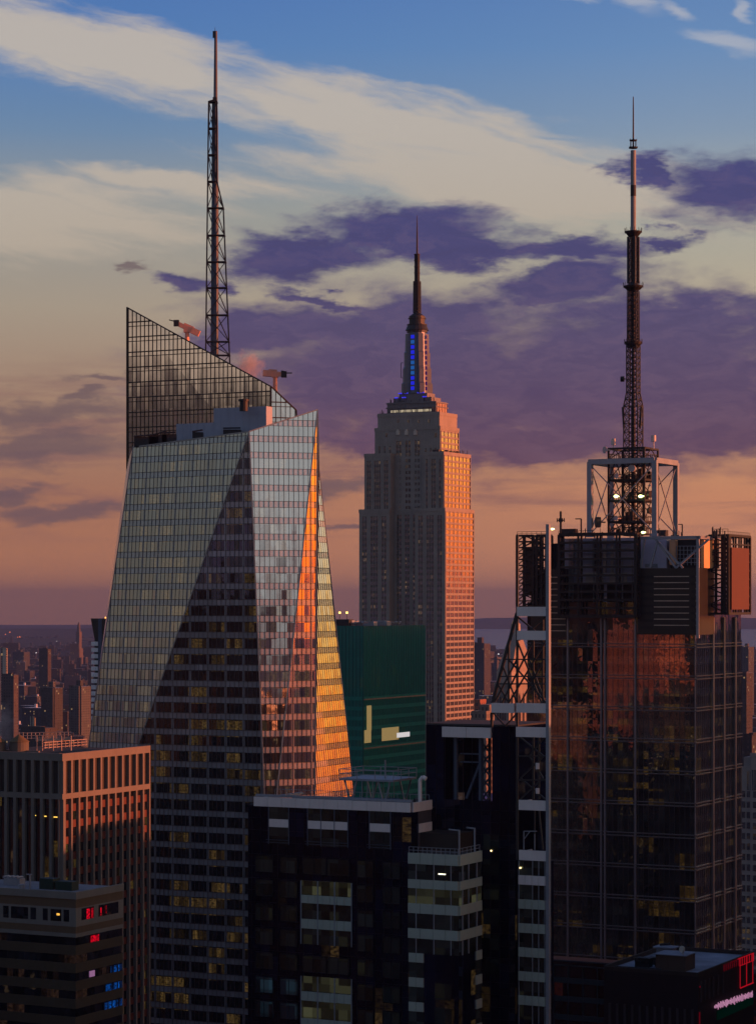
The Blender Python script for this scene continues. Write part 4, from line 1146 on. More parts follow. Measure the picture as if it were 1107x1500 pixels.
# big bright bay
def bigbay(rowpairs, bands, pa=442, pb=516):
    x0, x1 = lx(pa), lx(pb)
    for (a_, b_, m_) in rowpairs:
        o = MB(); o.box(x0, x1, -.16, 0, z(b_), z(a_)); o.build('window_bay', m_, bt_)
    for (a_, b_) in bands: band(x0, x1, 0, z(b_), z(a_), pg, step=1.35, dep=.3)
    m = MB()
    for t in (0, .333, .666, 1): m.box(x0+(x1-x0)*t-.07, x0+(x1-x0)*t+.07, -.35, -.16, z(max(p[1] for p in rowpairs)), z(min(p[0] for p in rowpairs)))
    m.build('bay_frame', steel_grey, bt_)
bigbay([(1299,1320,bwl),(1333,1356,bwn),(1371,1394,bwn)], [(1320.5,1332.5),(1356.5,1370.5)])
bigbay([(1442,1464,bwl),(1479,1505,bwl),(1518,1540,bwn)], [(1465,1478.5),(1505,1517)])
# turret
tw = MB(); tw.box(tL, tC, -4.5, tD, 0, tz-.3, 0, 1); tw.build('turret', [bgl, roof_dark], bt_)
tr_r = [(1253,1269,'g'),(1269,1292,'w'),(1292,1305,'g'),(1305,1327.5,'l'),(1327.5,1342,'g'),(1342,1364.5,'w'),(1364.5,1379,'g'),(1379,1401,'w')]
for (a_, b_, k) in tr_r:
    if k == 'g': 
        band(tL, tC, -4.5, z(b_,tC,-4.5), z(a_,tC,-4.5), pg, step=2.4); band(-4.5, tD, 0, z(b_,tC,-4.5), z(a_,tC,-4.5), pg, side=tC, step=2.4)
    else:
        o = MB(); o.box(tL, tC, -4.6, -4.5, z(b_,tC,-4.5), z(a_,tC,-4.5)); o.box(tC, tC+.1, -4.6, tD, z(b_,tC,-4.5), z(a_,tC,-4.5)); o.build('window_bay', bwl if k == 'l' else bwn, bt_)
for i in range(4):
    a_ = 1401+36.3*i
    for (pa, pb, side) in ((599,621,0),(699,704,1)):
        za, zb, zc = z(a_,tC,-4.5), z(a_+13.5,tC,-4.5), z(a_+36,tC,-4.5)
        if side == 0:
            band(lx(pa,-4.5), lx(pb,-4.5), -4.5, zb, za, pg, step=1.2); o = MB(); o.box(lx(pa,-4.5), lx(pb,-4.5), -4.6, -4.5, zc, zb); o.build('window_bay', bwn, bt_)
        else:
            y0 = ly(696, tC); band(y0, tD, 0, zb, za, pg, side=tC, step=1.2); o = MB(); o.box(tC, tC+.1, y0, tD, zc, zb); o.build('window_bay', bwn, bt_)
    if i > 0: MB().box(lx(637,-4.5), lx(661,-4.5), -4.62, -4.5, z(a_+30,tC,-4.5), z(a_+6,tC,-4.5)).build('window', bwn, bt_)
m = MB()
for px in (610, 636, 661): x = lx(px,-4.5); m.box(x-.06, x+.06, -4.72, -4.6, z(1401,tC,-4.5), z(1269,tC,-4.5))
for px in (676, 685, 697): y = ly(px, tC); m.box(tC+.1, tC+.22, y-.1, y+.1, z(1401,tC,-4.5), z(1269,tC,-4.5))
m.build('bay_frame', steel_grey, bt_)
o = MB(); x = lx(642,-4.7); o.box(x, x+1.2, -4.75, -4.65, z(1281.5,x,-4.7), z(1280,x,-4.7)); o.build('ceiling_light', emit('tube_light', (1,.95,.7), 2.5), bt_)
m = MB()
for i in range(12):
    x = tL+(tC-tL)*i/11; m.bar((x,-4.3,tz-.3), (x,-4.3,tz+.9), .07); 
for i in range(6):
    y = -4.3+(tD+4.3)*i/5; m.bar((tC-.2,y,tz-.3), (tC-.2,y,tz+.9), .07)
for h_ in (.4, .9): m.bar((tL,-4.3,tz+h_), (tC-.2,-4.3,tz+h_), .07); m.bar((tC-.2,-4.3,tz+h_), (tC-.2,tD,tz+h_), .07)
m.build('railing', steel_grey, bt_)
for (px, px2, top) in ((672.5,657,1217),(695,683,1214)):
    y = -3.6 if px < 680 else tD-1; x = lx(px, y); m = MB(); zt2 = z(top, x, y)
    m.bar((x,y,tz-.3), (x,y,zt2), .22); m.bar((x+.1,y,zt2), (x-(px-px2)/9.6/.9,y,zt2+.1), .2); m.build('roof_davit', steel_grey, bt_)
m = MB(); m.box(lx(606,1), lx(669,3), 3, slabY, z(1252), z(1222)); m.build('terrace_wall', solid('dim_terrace', (.03,.025,.024), .7), bt_)
m = MB(); rnd = random.Random(19)
for i in range(16):
    x = xl+1+rnd.random()*(-xl-3); y = 2+rnd.random()*8; m.box(x, x+rnd.uniform(.3,1.2), y, y+rnd.uniform(.3,1.2), zt-.8, zt-.8+rnd.uniform(.2,1.0))
for i in range(3): m.tube((xl+3+i*7, 3, zt-.5), (xl+7+i*7, 3.4, zt-.5), .12, .12, 6)
m.build('roof_clutter', steel_dark, bt_)
# slab windows
for i in range(6):
    a_ = 1223+36.6*i; x0 = lx(708,slabY); x1 = lx(731,slabY)
    MB().box(x0, x1, slabY-.12, slabY, z(a_+23,x1,slabY), z(a_,x1,slabY)).build('window', bwn, bt_)
o = MB(); x = lx(720.3,slabY); o.cyl((x,slabY-.3),.12,.12,z(1247.5,x,slabY),z(1245.5,x,slabY),8); o.build('desk_lamp', emit('yellow_lamp', (1,.75,.3), 4), bt_)
# portal beam and columns
band(ox0-.1, ox1, slabY-.1, oz1+.05, z(1064.5,ox0,slabY), pw, 'portal_beam', step=5, dep=.5)
m = MB()
for px in (667, 704): x = lx(px,slabY+.5); m.box(x-.28, x+.28, slabY+.3, slabY+.9, oz0, oz1)
for px in (655, 716): x = lx(px,slabY+8); m.box(x-.2, x+.2, slabY+8, slabY+8.5, oz0, oz1)
for (a_, b_) in ((1104,1104),(1116,1116)): m.bar((lx(674,slabY+1), slabY+1, z(a_,ox0,slabY)), (lx(704,slabY+1), slabY+1, z(b_,ox0,slabY)), .2)
m.build('portal_column', steel_blue, bt_)
m = MB(); m.bar(F.pt(704,1116,slabY+1), F.pt(683,1170,slabY+1), .35)
for i in range(5): m.bar(F.pt(705,1087+i*17,slabY+6), F.pt(718,1104+i*17,slabY+6), .25); m.bar(F.pt(718,1087+i*17,slabY+6), F.pt(705,1104+i*17,slabY+6), .25)
for py in (1106,1124,1144): m.bar(F.pt(651,py,slabY+6), F.pt(667,py-3,slabY+6), .22)
m.build('portal_brace', steel_blue, bt_)
m = MB(); m.box(lx(676,slabY+5), lx(700,slabY+5), slabY+6, slabY+7, oz0, oz1); m.build('lift_shaft', bgl, bt_)
m = MB(); m.box(sx0, sx1, slabY+.2, slabY+SD, sz-.05, sz+.25); m.build('slab_roof', roof_dark, bt_)
# right hand bay: pylon, panels, truss
by = slabY-1.5
px0, px1 = lx(756,by), lx(799.5,by); pyl = lx(802.5,by)
m = MB(); m.box(pyl-.26, pyl+.26, by-.3, by+.5, 0, z(768,pyl,by)); 
for i in range(28): m.box(pyl-.30, pyl+.30, by-.34, by+.54, z(768,pyl,by)-3-i*5.2, z(768,pyl,by)-2.9-i*5.2)
m.build('pylon', steel_grey, bt_)
for (pa, pb, a_, b_) in ((757.5,800,889,902.5),(757.5,800,924,937.5),(756.5,800,1030,1044),(720,753.5,1030,1044),(756,800,1065,1079.5),(760,799.5,1172,1186.5),(760.5,800,1245.5,1260)):
    x0, x1 = lx(pa,by), lx(pb,by); m = MB(); m.box(x0, x1, by-.2, by+.3, z(b_,x0,by), z(a_,x0,by)); 
    m.box(x0+.2, x0+.5, by+.3, by+4, z(b_,x0,by), z(a_,x0,by)-.2); m.build('fin_panel', pw, bt_)
t1 = MB()
def tp_(px, py, dy=0): return F.pt(px, py, by+dy)
for dy in (0.4, 3.4):
    t1.bar(tp_(757.5,783,dy), tp_(757.5,1260,dy), .34)
    t1.bar(tp_(757,898,dy), tp_(721,1031,dy), .42)
    t1.bar(tp_(745,945,dy), tp_(745,1031,dy), .26); t1.bar(tp_(795,905,dy), tp_(795,1031,dy), .26); t1.bar(tp_(781,940,dy), tp_(781,1031,dy), .24)
    for py in (966, 991, 1002): t1.bar(tp_(757.5-(py-898)*.27,py,dy), tp_(800,py,dy), .2)
    for (a_, b_, c_, d_) in ((757,903,800,938),(800,903,760,938),(757,938,793,1030),(781,938,735,1030),(800,938,745,1030),(745,966,800,1030),(736,975,757,1030),(729,1002,745,1030),(757,966,725,1028),(795,970,762,1030),(775,966,798,1030)):
        t1.bar(tp_(a_,b_,dy), tp_(c_,d_,dy), .24)
    for (a_, b_, c_, d_) in ((722,1044,740,1064),(758,1044,740,1064),(760,1079,796,1108),(796,1108,762,1140),(762,1140,798,1171),(798,1079,775,1108),(775,1108,795,1140),(795,1140,762,1171)):
        t1.bar(tp_(a_,b_,dy), tp_(c_,d_,dy), .22)
    for px in (781, 789): t1.bar(tp_(px,1080,dy), tp_(px,1171,dy), .3)
    for py in (1108, 1143): t1.bar(tp_(757,py,dy), tp_(800,py,dy), .25)
    t1.bar(tp_(720,1044,dy), tp_(720,1066,dy), .35); t1.bar(tp_(789,1187,dy), tp_(795,1245,dy), .22); t1.bar(tp_(783,1187,dy), tp_(783,1245,dy), .2)
t1.build('open_truss', solid('truss_steel', (.035,.035,.04), .5, .3), bt_)
m = MB(); m.bar(tp_(767,1218,-1.5), tp_(767,1246,-1.5), .12); m.bar(tp_(767,1218,-1.5), tp_(786,1218,-1.5), .12); m.bar(tp_(767,1230,-1.5), tp_(776,1218,-1.5), .1); m.bar(tp_(783,1222,-1.5), tp_(783,1246,-1.5), .1)
m.build('roof_davit', steel_grey, bt_)
for (a_, b_) in ((1118,1127),(1155,1163)): 
    m = MB(); p = tp_(787,b_,-.3); m.cyl((p.x,p.y),.32,.32,p.z,z(a_,p.x,p.y),8); m.build('floodlight', solid('lamp_housing', (.55,.55,.6), .5), bt_)
# solid lower part of the bay
m = MB(); m.box(lx(757,by), lx(799.5,by), by+.1, by+3, 0, z(1262,px0,by)); m.box(sx1, lx(797,by+6), by+6, by+8, 0, z(1187,px0,by)); m.build('wall', bgl, bt_)
for i in range(7):
    a_ = 1247+35.2*i
    x0, x1 = lx(759.5,by), lx(799.5,by)
    if i: band(x0, x1, by, z(a_+13.5,x0,by), z(a_,x0,by), pw if i < 2 else pg, step=1.15)
    m = MB(); m.box(x0, x1, by, by+.08, z(a_+35,x0,by), z(a_+13.5,x0,by)); m.build('window_bay', bwn, bt_)
m = MB()
for px in (760, 780, 789, 798): x = lx(px,by); m.box(x-.05, x+.05, by-.12, by, 60, z(1261,x,by))
m.build('bay_frame', steel_grey, bt_)
o = MB(); x = lx(763,by); o.cyl((x,by-.3),.13,.13,z(1272.5,x,by),z(1270.5,x,by),8); o.build('desk_lamp', emit('yellow_lamp', (1,.75,.3), 4), bt_)
# raised helicopter style deck on the main roof
dk2 = root('roof_deck', (F.O.x, F.O.y, 0), -F.th, 'raised grey steel platform with railings on the black tower roof', 'roof platform')
y0_, y1_ = 8.5, 17.0
m = MB(); a_, b_ = F.lx(497,y0_), F.lx(576,y0_); zd = F.z(1143,b_,y0_)
def dxy(t, u): return V((a_+(b_-a_)*t, y0_+(y1_-y0_)*u, 0))
m.box(a_, b_, y0_, y1_, zd-.35, zd); m.build('deck', steel_grey, dk2)
m = MB()
for u in (0, 1):
    for t in (0, .33, .66, 1): m.bar(dxy(t,u)+V((0,0,zd)), dxy(t,u)+V((0,0,zd+1.5)), .1)
    for h_ in (.75, 1.5): m.bar(dxy(0,u)+V((0,0,zd+h_)), dxy(1,u)+V((0,0,zd+h_)), .1)
for t in (0, 1):
    for h_ in (.75, 1.5): m.bar(dxy(t,0)+V((0,0,zd+h_)), dxy(t,1)+V((0,0,zd+h_)), .1)
    for u in (.33, .66): m.bar(dxy(t,u)+V((0,0,zd)), dxy(t,u)+V((0,0,zd+1.5)), .1)
m.bar(dxy(.72,.3)+V((0,0,zd)), dxy(.72,.3)+V((0,0,zd+3.0)), .2)
m.build('railing', steel_grey, dk2)
m = MB()
for u in (0.05, .95):
    for t in (.08, .30, .70, .92):
        m.bar(dxy(t,u)+V((0,0,zd-.3)), dxy(t+(.1 if t < .2 or .6 < t < .8 else -.1),u)+V((0,0,zt-.8)), .22)
    for t in (.4, .5, .6): m.bar(dxy(t,u)+V((0,0,zd-.3)), dxy(t,u)+V((0,0,zt-.8)), .1)
m.build('support_strut', steel_grey, dk2)
m = MB(); p = F.pt(615,1152,6); 
m.build('x', steel_grey, dk2) if False else None
cv_ = root('roof_vent_pipe', (F.O.x, F.O.y, 0), -F.th, 'curved white vent pipe beside the railed platform on the black tower roof', 'vent pipe')
m = MB(); pz = zt-.8; m.tube((p.x,6,pz), (p.x,6,p.z+1), .3, .3, 10); m.tube((p.x,6,p.z+.9), (p.x+.5,6,p.z+1.5), .32, .32, 10); m.tube((p.x+.5,6,p.z+1.5), (p.x+1.1,6,p.z+1.2), .32, .36, 10)
m.build('pipe', white_panel, cv_)

# ================================================================== 6. PIER TOWER ON THE LEFT
F = Fr(90, 600); lx, ly, z = F.lx, F.ly, F.z
pt = froot('stone_pier_tower', F, 'office tower of tall stone piers with its right side flushed red by the sunset', 'office tower')
conc = solid('grey_stone', (.155,.15,.148), .85, 0, .15, .2)
pgl = glass('pier_tower_glass', (.012,.010,.010), .12, (.8,.8,.9), 2.5, 3.9, .10, (1,.6,.12), .10, .006, .012, .05, 1, .8)
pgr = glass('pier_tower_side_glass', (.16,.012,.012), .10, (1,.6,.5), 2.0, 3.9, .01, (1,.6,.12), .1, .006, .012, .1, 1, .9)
zt = z(1104); yD = ly(216); xl = lx(-70)
zb1 = z(1163); zb2 = z(1171)
MB().box(xl, 0, 0, yD, 0, zt-1, 0, 1).build('wall', [solid('recess_stone', (.035,.03,.03), .8), roof_dark], pt)
pm_ = MB(); 
pm_.box(xl, 0, -.9, 0, z(1115), zt); pm_.box(xl, 0, -.9, 0, zb2, zb1); pm_.box(0, .9, -.9, yD, z(1115), zt); pm_.box(0, .9, -.9, yD, zb2, zb1)
pm_.build('cornice', conc, pt)
nR = 12; pr_ = MB()
step = yD/nR
for i in range(nR+1):
    y = i*step; o = MB(); w_ = .33 if 0 < i < nR else .5
    o.box(0, .9, max(-.9, y-w_), min(yD, y+w_), 0, zb2); o.box(0, .9, max(-.9, y-w_*1.1), min(yD, y+w_*1.1), zb1, z(1115)); o.build('pier', conc, pt)
stepf = 2.62; i = 0; x = -.0
while x > xl:
    o = MB(); w_ = .40; o.box(max(x-w_, xl), min(x+w_, 0), -.9, 0, 0, zb2); o.box(max(x-w_,xl), min(x+w_,0), -.9, 0, zb1, z(1115)); o.build('pier', conc, pt); x -= stepf
for i in range(nR):
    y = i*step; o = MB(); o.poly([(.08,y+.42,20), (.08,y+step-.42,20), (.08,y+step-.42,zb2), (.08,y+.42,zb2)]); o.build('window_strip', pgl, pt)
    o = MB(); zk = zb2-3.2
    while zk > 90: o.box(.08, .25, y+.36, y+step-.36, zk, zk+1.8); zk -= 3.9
    o.build('spandrel', solid('reflection_red_spandrel', (.085,.022,.018), .5, .1), pt)  # spandrels reddened in place of red light mirrored by the glass
x = 0
while x > xl:
    o = MB(); o.poly([(x-stepf+.48,-.08,20), (x-.48,-.08,20), (x-.48,-.08,zb2), (x-stepf+.48,-.08,zb2)]); o.build('window_strip', pgl, pt); x -= stepf
for (pxx, pyy) in ((50.5,1196.5),(66,1197),(82,1197.5)):
    x = lx(pxx); o = MB(); o.box(x-.55, x+.5, -.2, -.1, z(pyy+.8), z(pyy-.6)); o.build('ceiling_light', emit('amber_tube', (1,.6,.1), 1.6), pt)
# roof equipment
rk = MB(); 
def wb(px, py, Y): return Wp(px, py, Y)-V((F.O.x, F.O.y, 0))
rt = root('cooling_plant', Wz(72, zt-1, 618), -F.th, 'railed steel catwalk frame glowing red on the roof of the pier tower', 'catwalk')
m = MB()
def rp(px, py, dy=0): return Wp(px, py, 618+dy)-rt.location
import mathutils
Rm = mathutils.Matrix.Rotation(F.th, 3, 'Z')
def rq(px, py, dy=0): return Rm @ rp(px, py, dy)
for dy in (0, 5):
    for py in (1074,1078,1082): m.bar(rq(26+dy*2,py,dy), rq(104,py-1.5,dy), .14)
    for px in range(28, 105, 6): m.bar(rq(px,1083,dy), rq(px,1073,dy), .12)
    for px in (54, 62, 78, 90, 104): m.bar(rq(px,1100,dy), rq(px,1078,dy), .22)
m.build('catwalk_railing', solid('catwalk_steel', (.34,.30,.30), .5, .1), rt)
m = MB()
a1, a2, a3, a4 = rq(52,1083), rq(104,1081), rq(104,1081,5), rq(54,1083,5)
m.prism([p-V((0,0,.5)) for p in (a1,a2,a3,a4)], [a1,a2,a3,a4]); m.build('catwalk_deck', solid('catwalk_steel', (.34,.30,.30), .5, .1), rt)
m = MB()
for dy in (0, 2):
    for py in (1087,1091,1095): m.bar(rq(64,py+1,dy-6), rq(127,py-4,dy+8), .13)
    for px in range(66, 128, 6): m.bar(rq(px,1097-(px-66)*.06,dy-6+(px-66)*.22), rq(px,1088-(px-66)*.07,dy-6+(px-66)*.22), .12)
m.build('catwalk_railing', solid('catwalk_steel', (.34,.30,.30), .5, .1), rt)
for (pxc, Y_, lab) in ((28, 612, 'round wooden water tank with a brown conical roof, next to the red railings'), (-6, 612, 'round wooden water tank with conical roof, cut off by the left picture edge')):
    p = Wz(pxc, zt-1, Y_)
    r = root('water_tank', p, 0, lab, 'water tank', 'water tanks on the pier tower roof'); 
    MB().cyl((0,0), 2.4, 2.4, 0, 3.2, 20).build('tank', solid('tank_wood', (.10,.095,.09), .8), r)
    MB().cyl((0,0), 2.6, .1, 3.2, 5.0, 20).build('tank_roof', solid('tank_roof_brown', (.13,.095,.05), .8), r)
pk = MB(); pk.box(lx(-60,6), lx(60,6), 5, 5.5, zt-1, zt+.1); pk.box(xl, 0, -.9, .2, zt, zt+.05); pk.build('roof_curb', conc, pt)

# ================================================================== 7. BANDED BRICK BUILDING, LOWER LEFT
F = Fr(111, 500); lx, ly, z = F.lx, F.ly, F.z
bb = froot('banded_office_block', F, 'tan brick office block with ribbon windows, red and blue sign reflections painted on side windows', 'office block')
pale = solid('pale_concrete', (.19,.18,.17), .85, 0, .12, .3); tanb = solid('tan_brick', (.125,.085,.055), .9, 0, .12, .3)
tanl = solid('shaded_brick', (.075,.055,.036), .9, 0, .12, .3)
rgl = glass('ribbon_glass', (.010,.010,.013), .07, (.7,.75,.9), 1.4, 3.55, .12, (1,.5,.3), .03, .008, .02, .04, 3, .9)
yD = ly(180); xl = lx(-70)
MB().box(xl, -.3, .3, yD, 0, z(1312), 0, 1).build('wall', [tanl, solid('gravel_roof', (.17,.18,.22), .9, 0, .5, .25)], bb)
def ring(a_, b_, mat, name, prd=0.0):
    o = MB(); o.box(xl, prd, -prd, .3, z(b_), z(a_)); o.box(-.3, prd, .3, yD, z(b_), z(a_)); return o.build(name, mat, bb)
ring(1307.5, 1318, pale, 'parapet', .25); ring(1318, 1331, tanb, 'brick_band'); ring(1331, 1358.5, pale, 'window_wall', .06)
ring(1358.5, 1368.5, tanb, 'brick_band'); ring(1368.5, 1374, pale, 'sill_band', .15)
for i in range(9):
    a_ = 1374+26.2*i
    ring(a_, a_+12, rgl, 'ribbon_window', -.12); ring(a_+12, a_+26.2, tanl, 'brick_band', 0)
for (pa, pb) in ((5,13),(16.5,41.5),(45,53),(63,70),(74.5,90),(93.5,101.5)):
    x0, x1 = lx(pa), lx(pb); MB().box(x0, x1, -.10, 0, z(1351.5), z(1334)).build('window', rgl, bb)
for (pa, pb) in ((119,137),(144,173)):
    y0, y1 = ly(pa), ly(pb); MB().box(0, .10, y0, y1, z(1350), z(1333)).build('window', rgl, bb)
o = MB(); x = lx(86); o.box(x-.4,x+.3,-.16,-.11,z(1343),z(1340)); o.build('room_lamp', emit('amber_lamp', (1,.5,.08), 1.2), bb)
redl = glass('red_neon_reflection', (.02,.002,.002), .05, (1,1,1), .45, 5, 1.1, (1,.0,.02), 1.2, .01, .01, .1, 1, .5)  # self-glowing panes stand in for street neon mirrored in the windows
bluel = glass('blue_neon_reflection', (.002,.01,.02), .05, (1,1,1), .5, 6, 1.1, (.0,.12,.6), .9, .01, .01, .1, 1, .5)
def side(pa, pb, a_, b_, mat, nm='lit_or_mirror_window', x=.13):
    y0, y1 = ly(pa, x), ly(pb, x); sl = .0
    return MB().poly([(x,y0,z(b_)), (x,y1,z(b_)), (x,y1,z(a_)), (x,y0,z(a_))]).build(nm, mat, bb)
side(127,137,1335,1350,redl); side(147,149,1337,1349,redl); side(152,156,1335,1347,redl)
side(132,145,1376,1386,redl,x=.02)
side(162,179,1428,1438,bluel,x=.02); side(155,179,1454,1464,bluel,x=.02); side(151,179,1480.5,1491,bluel,x=.02)
side(131,139,1428,1437,emit('violet_window', (.55,.25,.5), .45),x=.02)
k = MB(); rz_ = z(1312)
for (x, y, w_, d_, h_) in ((-11,6,4,2.5,1.8),(-15,6,3.4,2.5,2.2)): k.box(x+2, x+2+w_, y, y+d_, rz_, rz_+h_)
k.build('rooftop_unit', solid('green_unit', (.012,.03,.022), .6), bb)
k = MB(); k.box(-24,-20,9,11,rz_,rz_+1.4); k.box(-30,-27,8,9,rz_,rz_+1.5); k.cyl((-16,4),.7,.7,rz_,rz_+1.0,12); k.bar((-13.5,3.4,rz_),(-13.5,3.4,rz_+3.2),.25); k.bar((-14.4,3.4,rz_+3.2),(-13,3.4,rz_+3.2),.2)
for i in range(4): k.tube((-24+i*1.1,11,rz_+1.6),(-24+i*1.1,9,rz_+1.6),.3,.3,6)
k.build('roof_vent', solid('galvanised', (.25,.26,.30), .5, .2), bb)
k = MB(); k.box(-34,-27,5,9,rz_,rz_+.6); k.tube((-31,6,rz_+.8),(-28,7.5,rz_+.9),.5,.5,8); k.build('roof_hatch', tanb, bb)

# ================================================================== 8. RED NEON BLOCK, LOWER RIGHT
F = Fr(1022.5, 430); lx, ly, z = F.lx, F.ly, F.z
nb_ = froot('theatre_block', F, 'dark low block with red neon lines and pink lettered sign on its right side', 'building')
zt = z(1425.6); xl = lx(884); yD = ly(1103.5)
dkw = solid('dark_burgundy_wall', (.018,.009,.014), .7, 0, .2, .5)
MB().box(xl, 0, 0, yD, 0, zt-.7, 0, 1).build('wall', [dkw, solid('pale_roof_sheet', (.20,.22,.29), .8, 0, .55, .12, False)], nb_)
o = MB(); o.box(xl, 0, 0, .25, zt-.8, zt); o.box(-.25, 0, .25, yD, zt-.8, zt); o.box(xl, xl+.25, .25, yD, zt-.8, zt+.1); o.box(xl,0,yD-.25,yD,zt-.8,zt); o.build('parapet', solid('parapet_dark', (.035,.025,.025), .8), nb_)
o = MB(); o.box(-9.5, -4, 4.5, 9.5, zt-.7, zt+2.0); o.build('stair_house', solid('brown_brick', (.07,.045,.035), .85), nb_)
o = MB(); o.box(-9.7, -3.8, 4.3, 9.7, zt+2.0, zt+2.15); o.box(-12.5,-8.5,11,14,zt+2.2,zt+2.4); o.box(-12,-9,11.5,13.5,zt-.7,zt+2.2); o.build('stair_roof', solid('pale_roof_sheet2', (.20,.22,.29), .8, 0, .3, .3, False), nb_)
o = MB(); o.cyl((-5,6),.15,.15,zt+2.1,zt+2.6,8); o.tube((-5,6,zt+3.0),(-5.15,5.7,zt+3.05),.55,.6,14); o.build('satellite_dish', solid('cream_dish', (.5,.45,.4), .6), nb_)
o = MB(); 
for (x, y, w_, d_, h_) in ((-14,6,2.6,2,1.6),(-11,8,2,2,1.0),(-13,10,1.5,1.5,1.3)): o.box(x,x+w_,y,y+d_,zt-.7,zt+h_-.7)
for i in range(5): o.tube((-13.6+i*.5,5.6,zt+.4),(-13.6+i*.5,5.6,zt+1.1),.3,.3,8)
o.build('roof_plant', steel_black, nb_)
o = MB(); o.box(-12,-4,1.0,1.3,zt-.68,zt-.4); o.box(-12,-5,2.6,2.8,zt-.68,zt-.45); o.bar((xl+1,3,zt-.4),(-8,3.4,zt-.4),.3); o.bar((-11.5,12,zt+2.7),(-9.5,12,zt+2.9),.4); o.build('roof_pipe', steel_dark, nb_)
o = MB()
for px in range(893, 1015, 11): x = lx(px); o.box(x-.2, x+.25, -.2, 0, 0, z(1480))
for px in (1026,1032,1038,1044,1051,1058): y = ly(px); o.box(0, .18, y-.3, y+.25, z(1470), z(1440))
o.build('pilaster', solid('dim_pilaster', (.05,.04,.05), .7), nb_)
redn = emit('red_neon', (1,.01,.03), .35); redd = emit('dim_red_neon', (.6,.005,.03), .16); pink = emit('pink_neon', (1,.45,.75), .45)
def sideq(mb, pa, pb, a_, b_, x=.2):
    y0, y1 = ly(pa,x), ly(pb,x); mb.box(x, x+.08, y0, y1, F.z(b_,x,y0), F.z(a_,x,y0))
o = MB()
for px in (1083,1086.5,1090,1093.5,1097,1100.5,1103): 
    f = (px-1022.5)*.415*0
    y0 = ly(px,.2); zt_l = zt-.15; o.box(.2,.28,y0-.12,y0+.12,zt_l-1.5,zt_l)
for px in (1083.5, 1093, 1102): y0 = ly(px,.2); o.box(.2,.28,y0-.09,y0+.09,zt-5.6,zt-.2)
y0, y1 = ly(1083.5,.2), ly(1103,.2)
o.box(.2,.28,y0,y1,zt-5.7,zt-5.5); o.box(.2,.28,ly(1080,.2),y1,zt-.25,zt-.12); o.box(.2,.28,y0,y1,zt-1.6,zt-1.5)
o.build('neon_line', redn, nb_)
o = MB()
for px in range(1060, 1083, 3): y0 = ly(px,.2); o.box(.2,.26,y0-.1,y0+.1,zt-1.4,zt-.2)
o.box(.2,.24,0,.5,zt-2.6,zt-2.3); o.box(.2,.24,-.2,.25,zt-9,zt-6.8); o.box(.2,.24,ly(1070,.2),ly(1083,.2),zt-.3,zt-.2)
o.build('neon_line', redd, nb_)
o = MB(); rnd = random.Random(3); px = 1046.0
zs_ = z(1486.5, .3, ly(1075,.3)); i = 0
hts = [.3,.5,.4,.9,.55,1.0,.8,1.0,.5,.9,1.0,.9,.55,.6,1.0,.6,.95,1.1,.5,1.1,.6,1.0,.7,1.15,.8,.55,.9,.6,.8,.95,.6,.7,1.0]
while px < 1103 and i < len(hts):
    y0 = ly(px,.3); h_ = hts[i]; b0 = -.95 if i % 7 == 3 else -.7; dz = (.3 if i < 4 else 0)
    zc_ = zt-6.9-.02*i
    o.box(.3,.42,y0-.075,y0+.075,zc_+b0*h_*.7-.1,zc_+h_*.6)
    if i % 6 == 1: o.bar((.36,y0,zc_+h_*.5),(.36,y0+.9,zc_-h_*.3),.14)
    if i % 8 == 2: o.bar((.36,y0,zc_-h_*.5),(.36,y0+.9,zc_+h_*.2),.14)
    px += 1.72; i += 1
o.build('sign_lettering', pink, nb_)
o = MB(); o.box(.12,.2,ly(1050,.2),ly(1103,.2),zt-9.6,zt-8.0); o.build('sign_board', emit('green_board', (.0,.25,.15), .02), nb_)
# low dark block behind it
F2 = Fr(1120, 520)
lb = froot('low_dark_block', F2, 'low dark block with a thin pale roof rail, at the foot of the antenna tower', 'building')
xz = F2.lx(790); zt2 = F2.z(1409, -40, 0)
MB().box(xz, 0, 0, 5, 0, zt2, 0, 1).build('wall', [glass('low_block_glass', (.012,.008,.010), .10, (.8,.7,.9), 2.4, 4, .15, (1,.2,.15), .03, .006, .01, .05, 1, .9), solid('black_roof', (.02,.018,.02), .95)], lb)
o = MB(); 
for dz in (-.3, -1.3): o.box(xz, 0, -.3, 0, zt2+dz, zt2+dz+.25)
x = xz
while x < 0: o.box(x-.1, x+.1, -.25, 0, 60, zt2-1.4); x += 3.4
for i in range(14): o.box(xz, 0, -.15, 0, zt2-5-i*4, zt2-3.8-i*4)
o.build('roof_rail', steel_dark, lb)

# ================================================================== 9. PALE TOWER ON THE RIGHT EDGE
F = Fr(1180, 950); lx, ly, z = F.lx, F.ly, F.z
pe = froot('pale_stone_tower', F, 'pale stone tower with dark punched windows at the right edge of the picture', 'office tower')
pst = solid('pale_limestone', (.27,.25,.25), .85, 0, .15, .15)
xA, xB = lx(1085), lx(1099)
zt = z(1125, xA); zt2 = z(1105, xB)
o = MB(); o.box(xA, xB, .8, 24, 0, zt); o.box(xB, 0, 0, 24, 0, zt2); o.box(lx(1089,3), lx(1099,3), 3, 12, zt, zt+4.0); o.box(xA-.2, xB, .6, 1, zt-1, zt+.5); o.box(xB-.2, 0, -.2, .2, zt2-1, zt2+.5); o.build('wall', pst, pe)
wg = glass('stone_tower_window', (.03,.028,.024), .2, (.8,.85,1), 1.5, 4, .15, (1,.6,.2), .1, .01, .01, .05, 1, .8)
for i in range(20):
    a_ = z(1168, xA)-i*4.05
    for px in (1086.5, 1093.5): x0_ = lx(px,.8); MB().box(x0_, x0_+1.3, .7, .8, a_, a_+2.4).build('window', wg, pe)
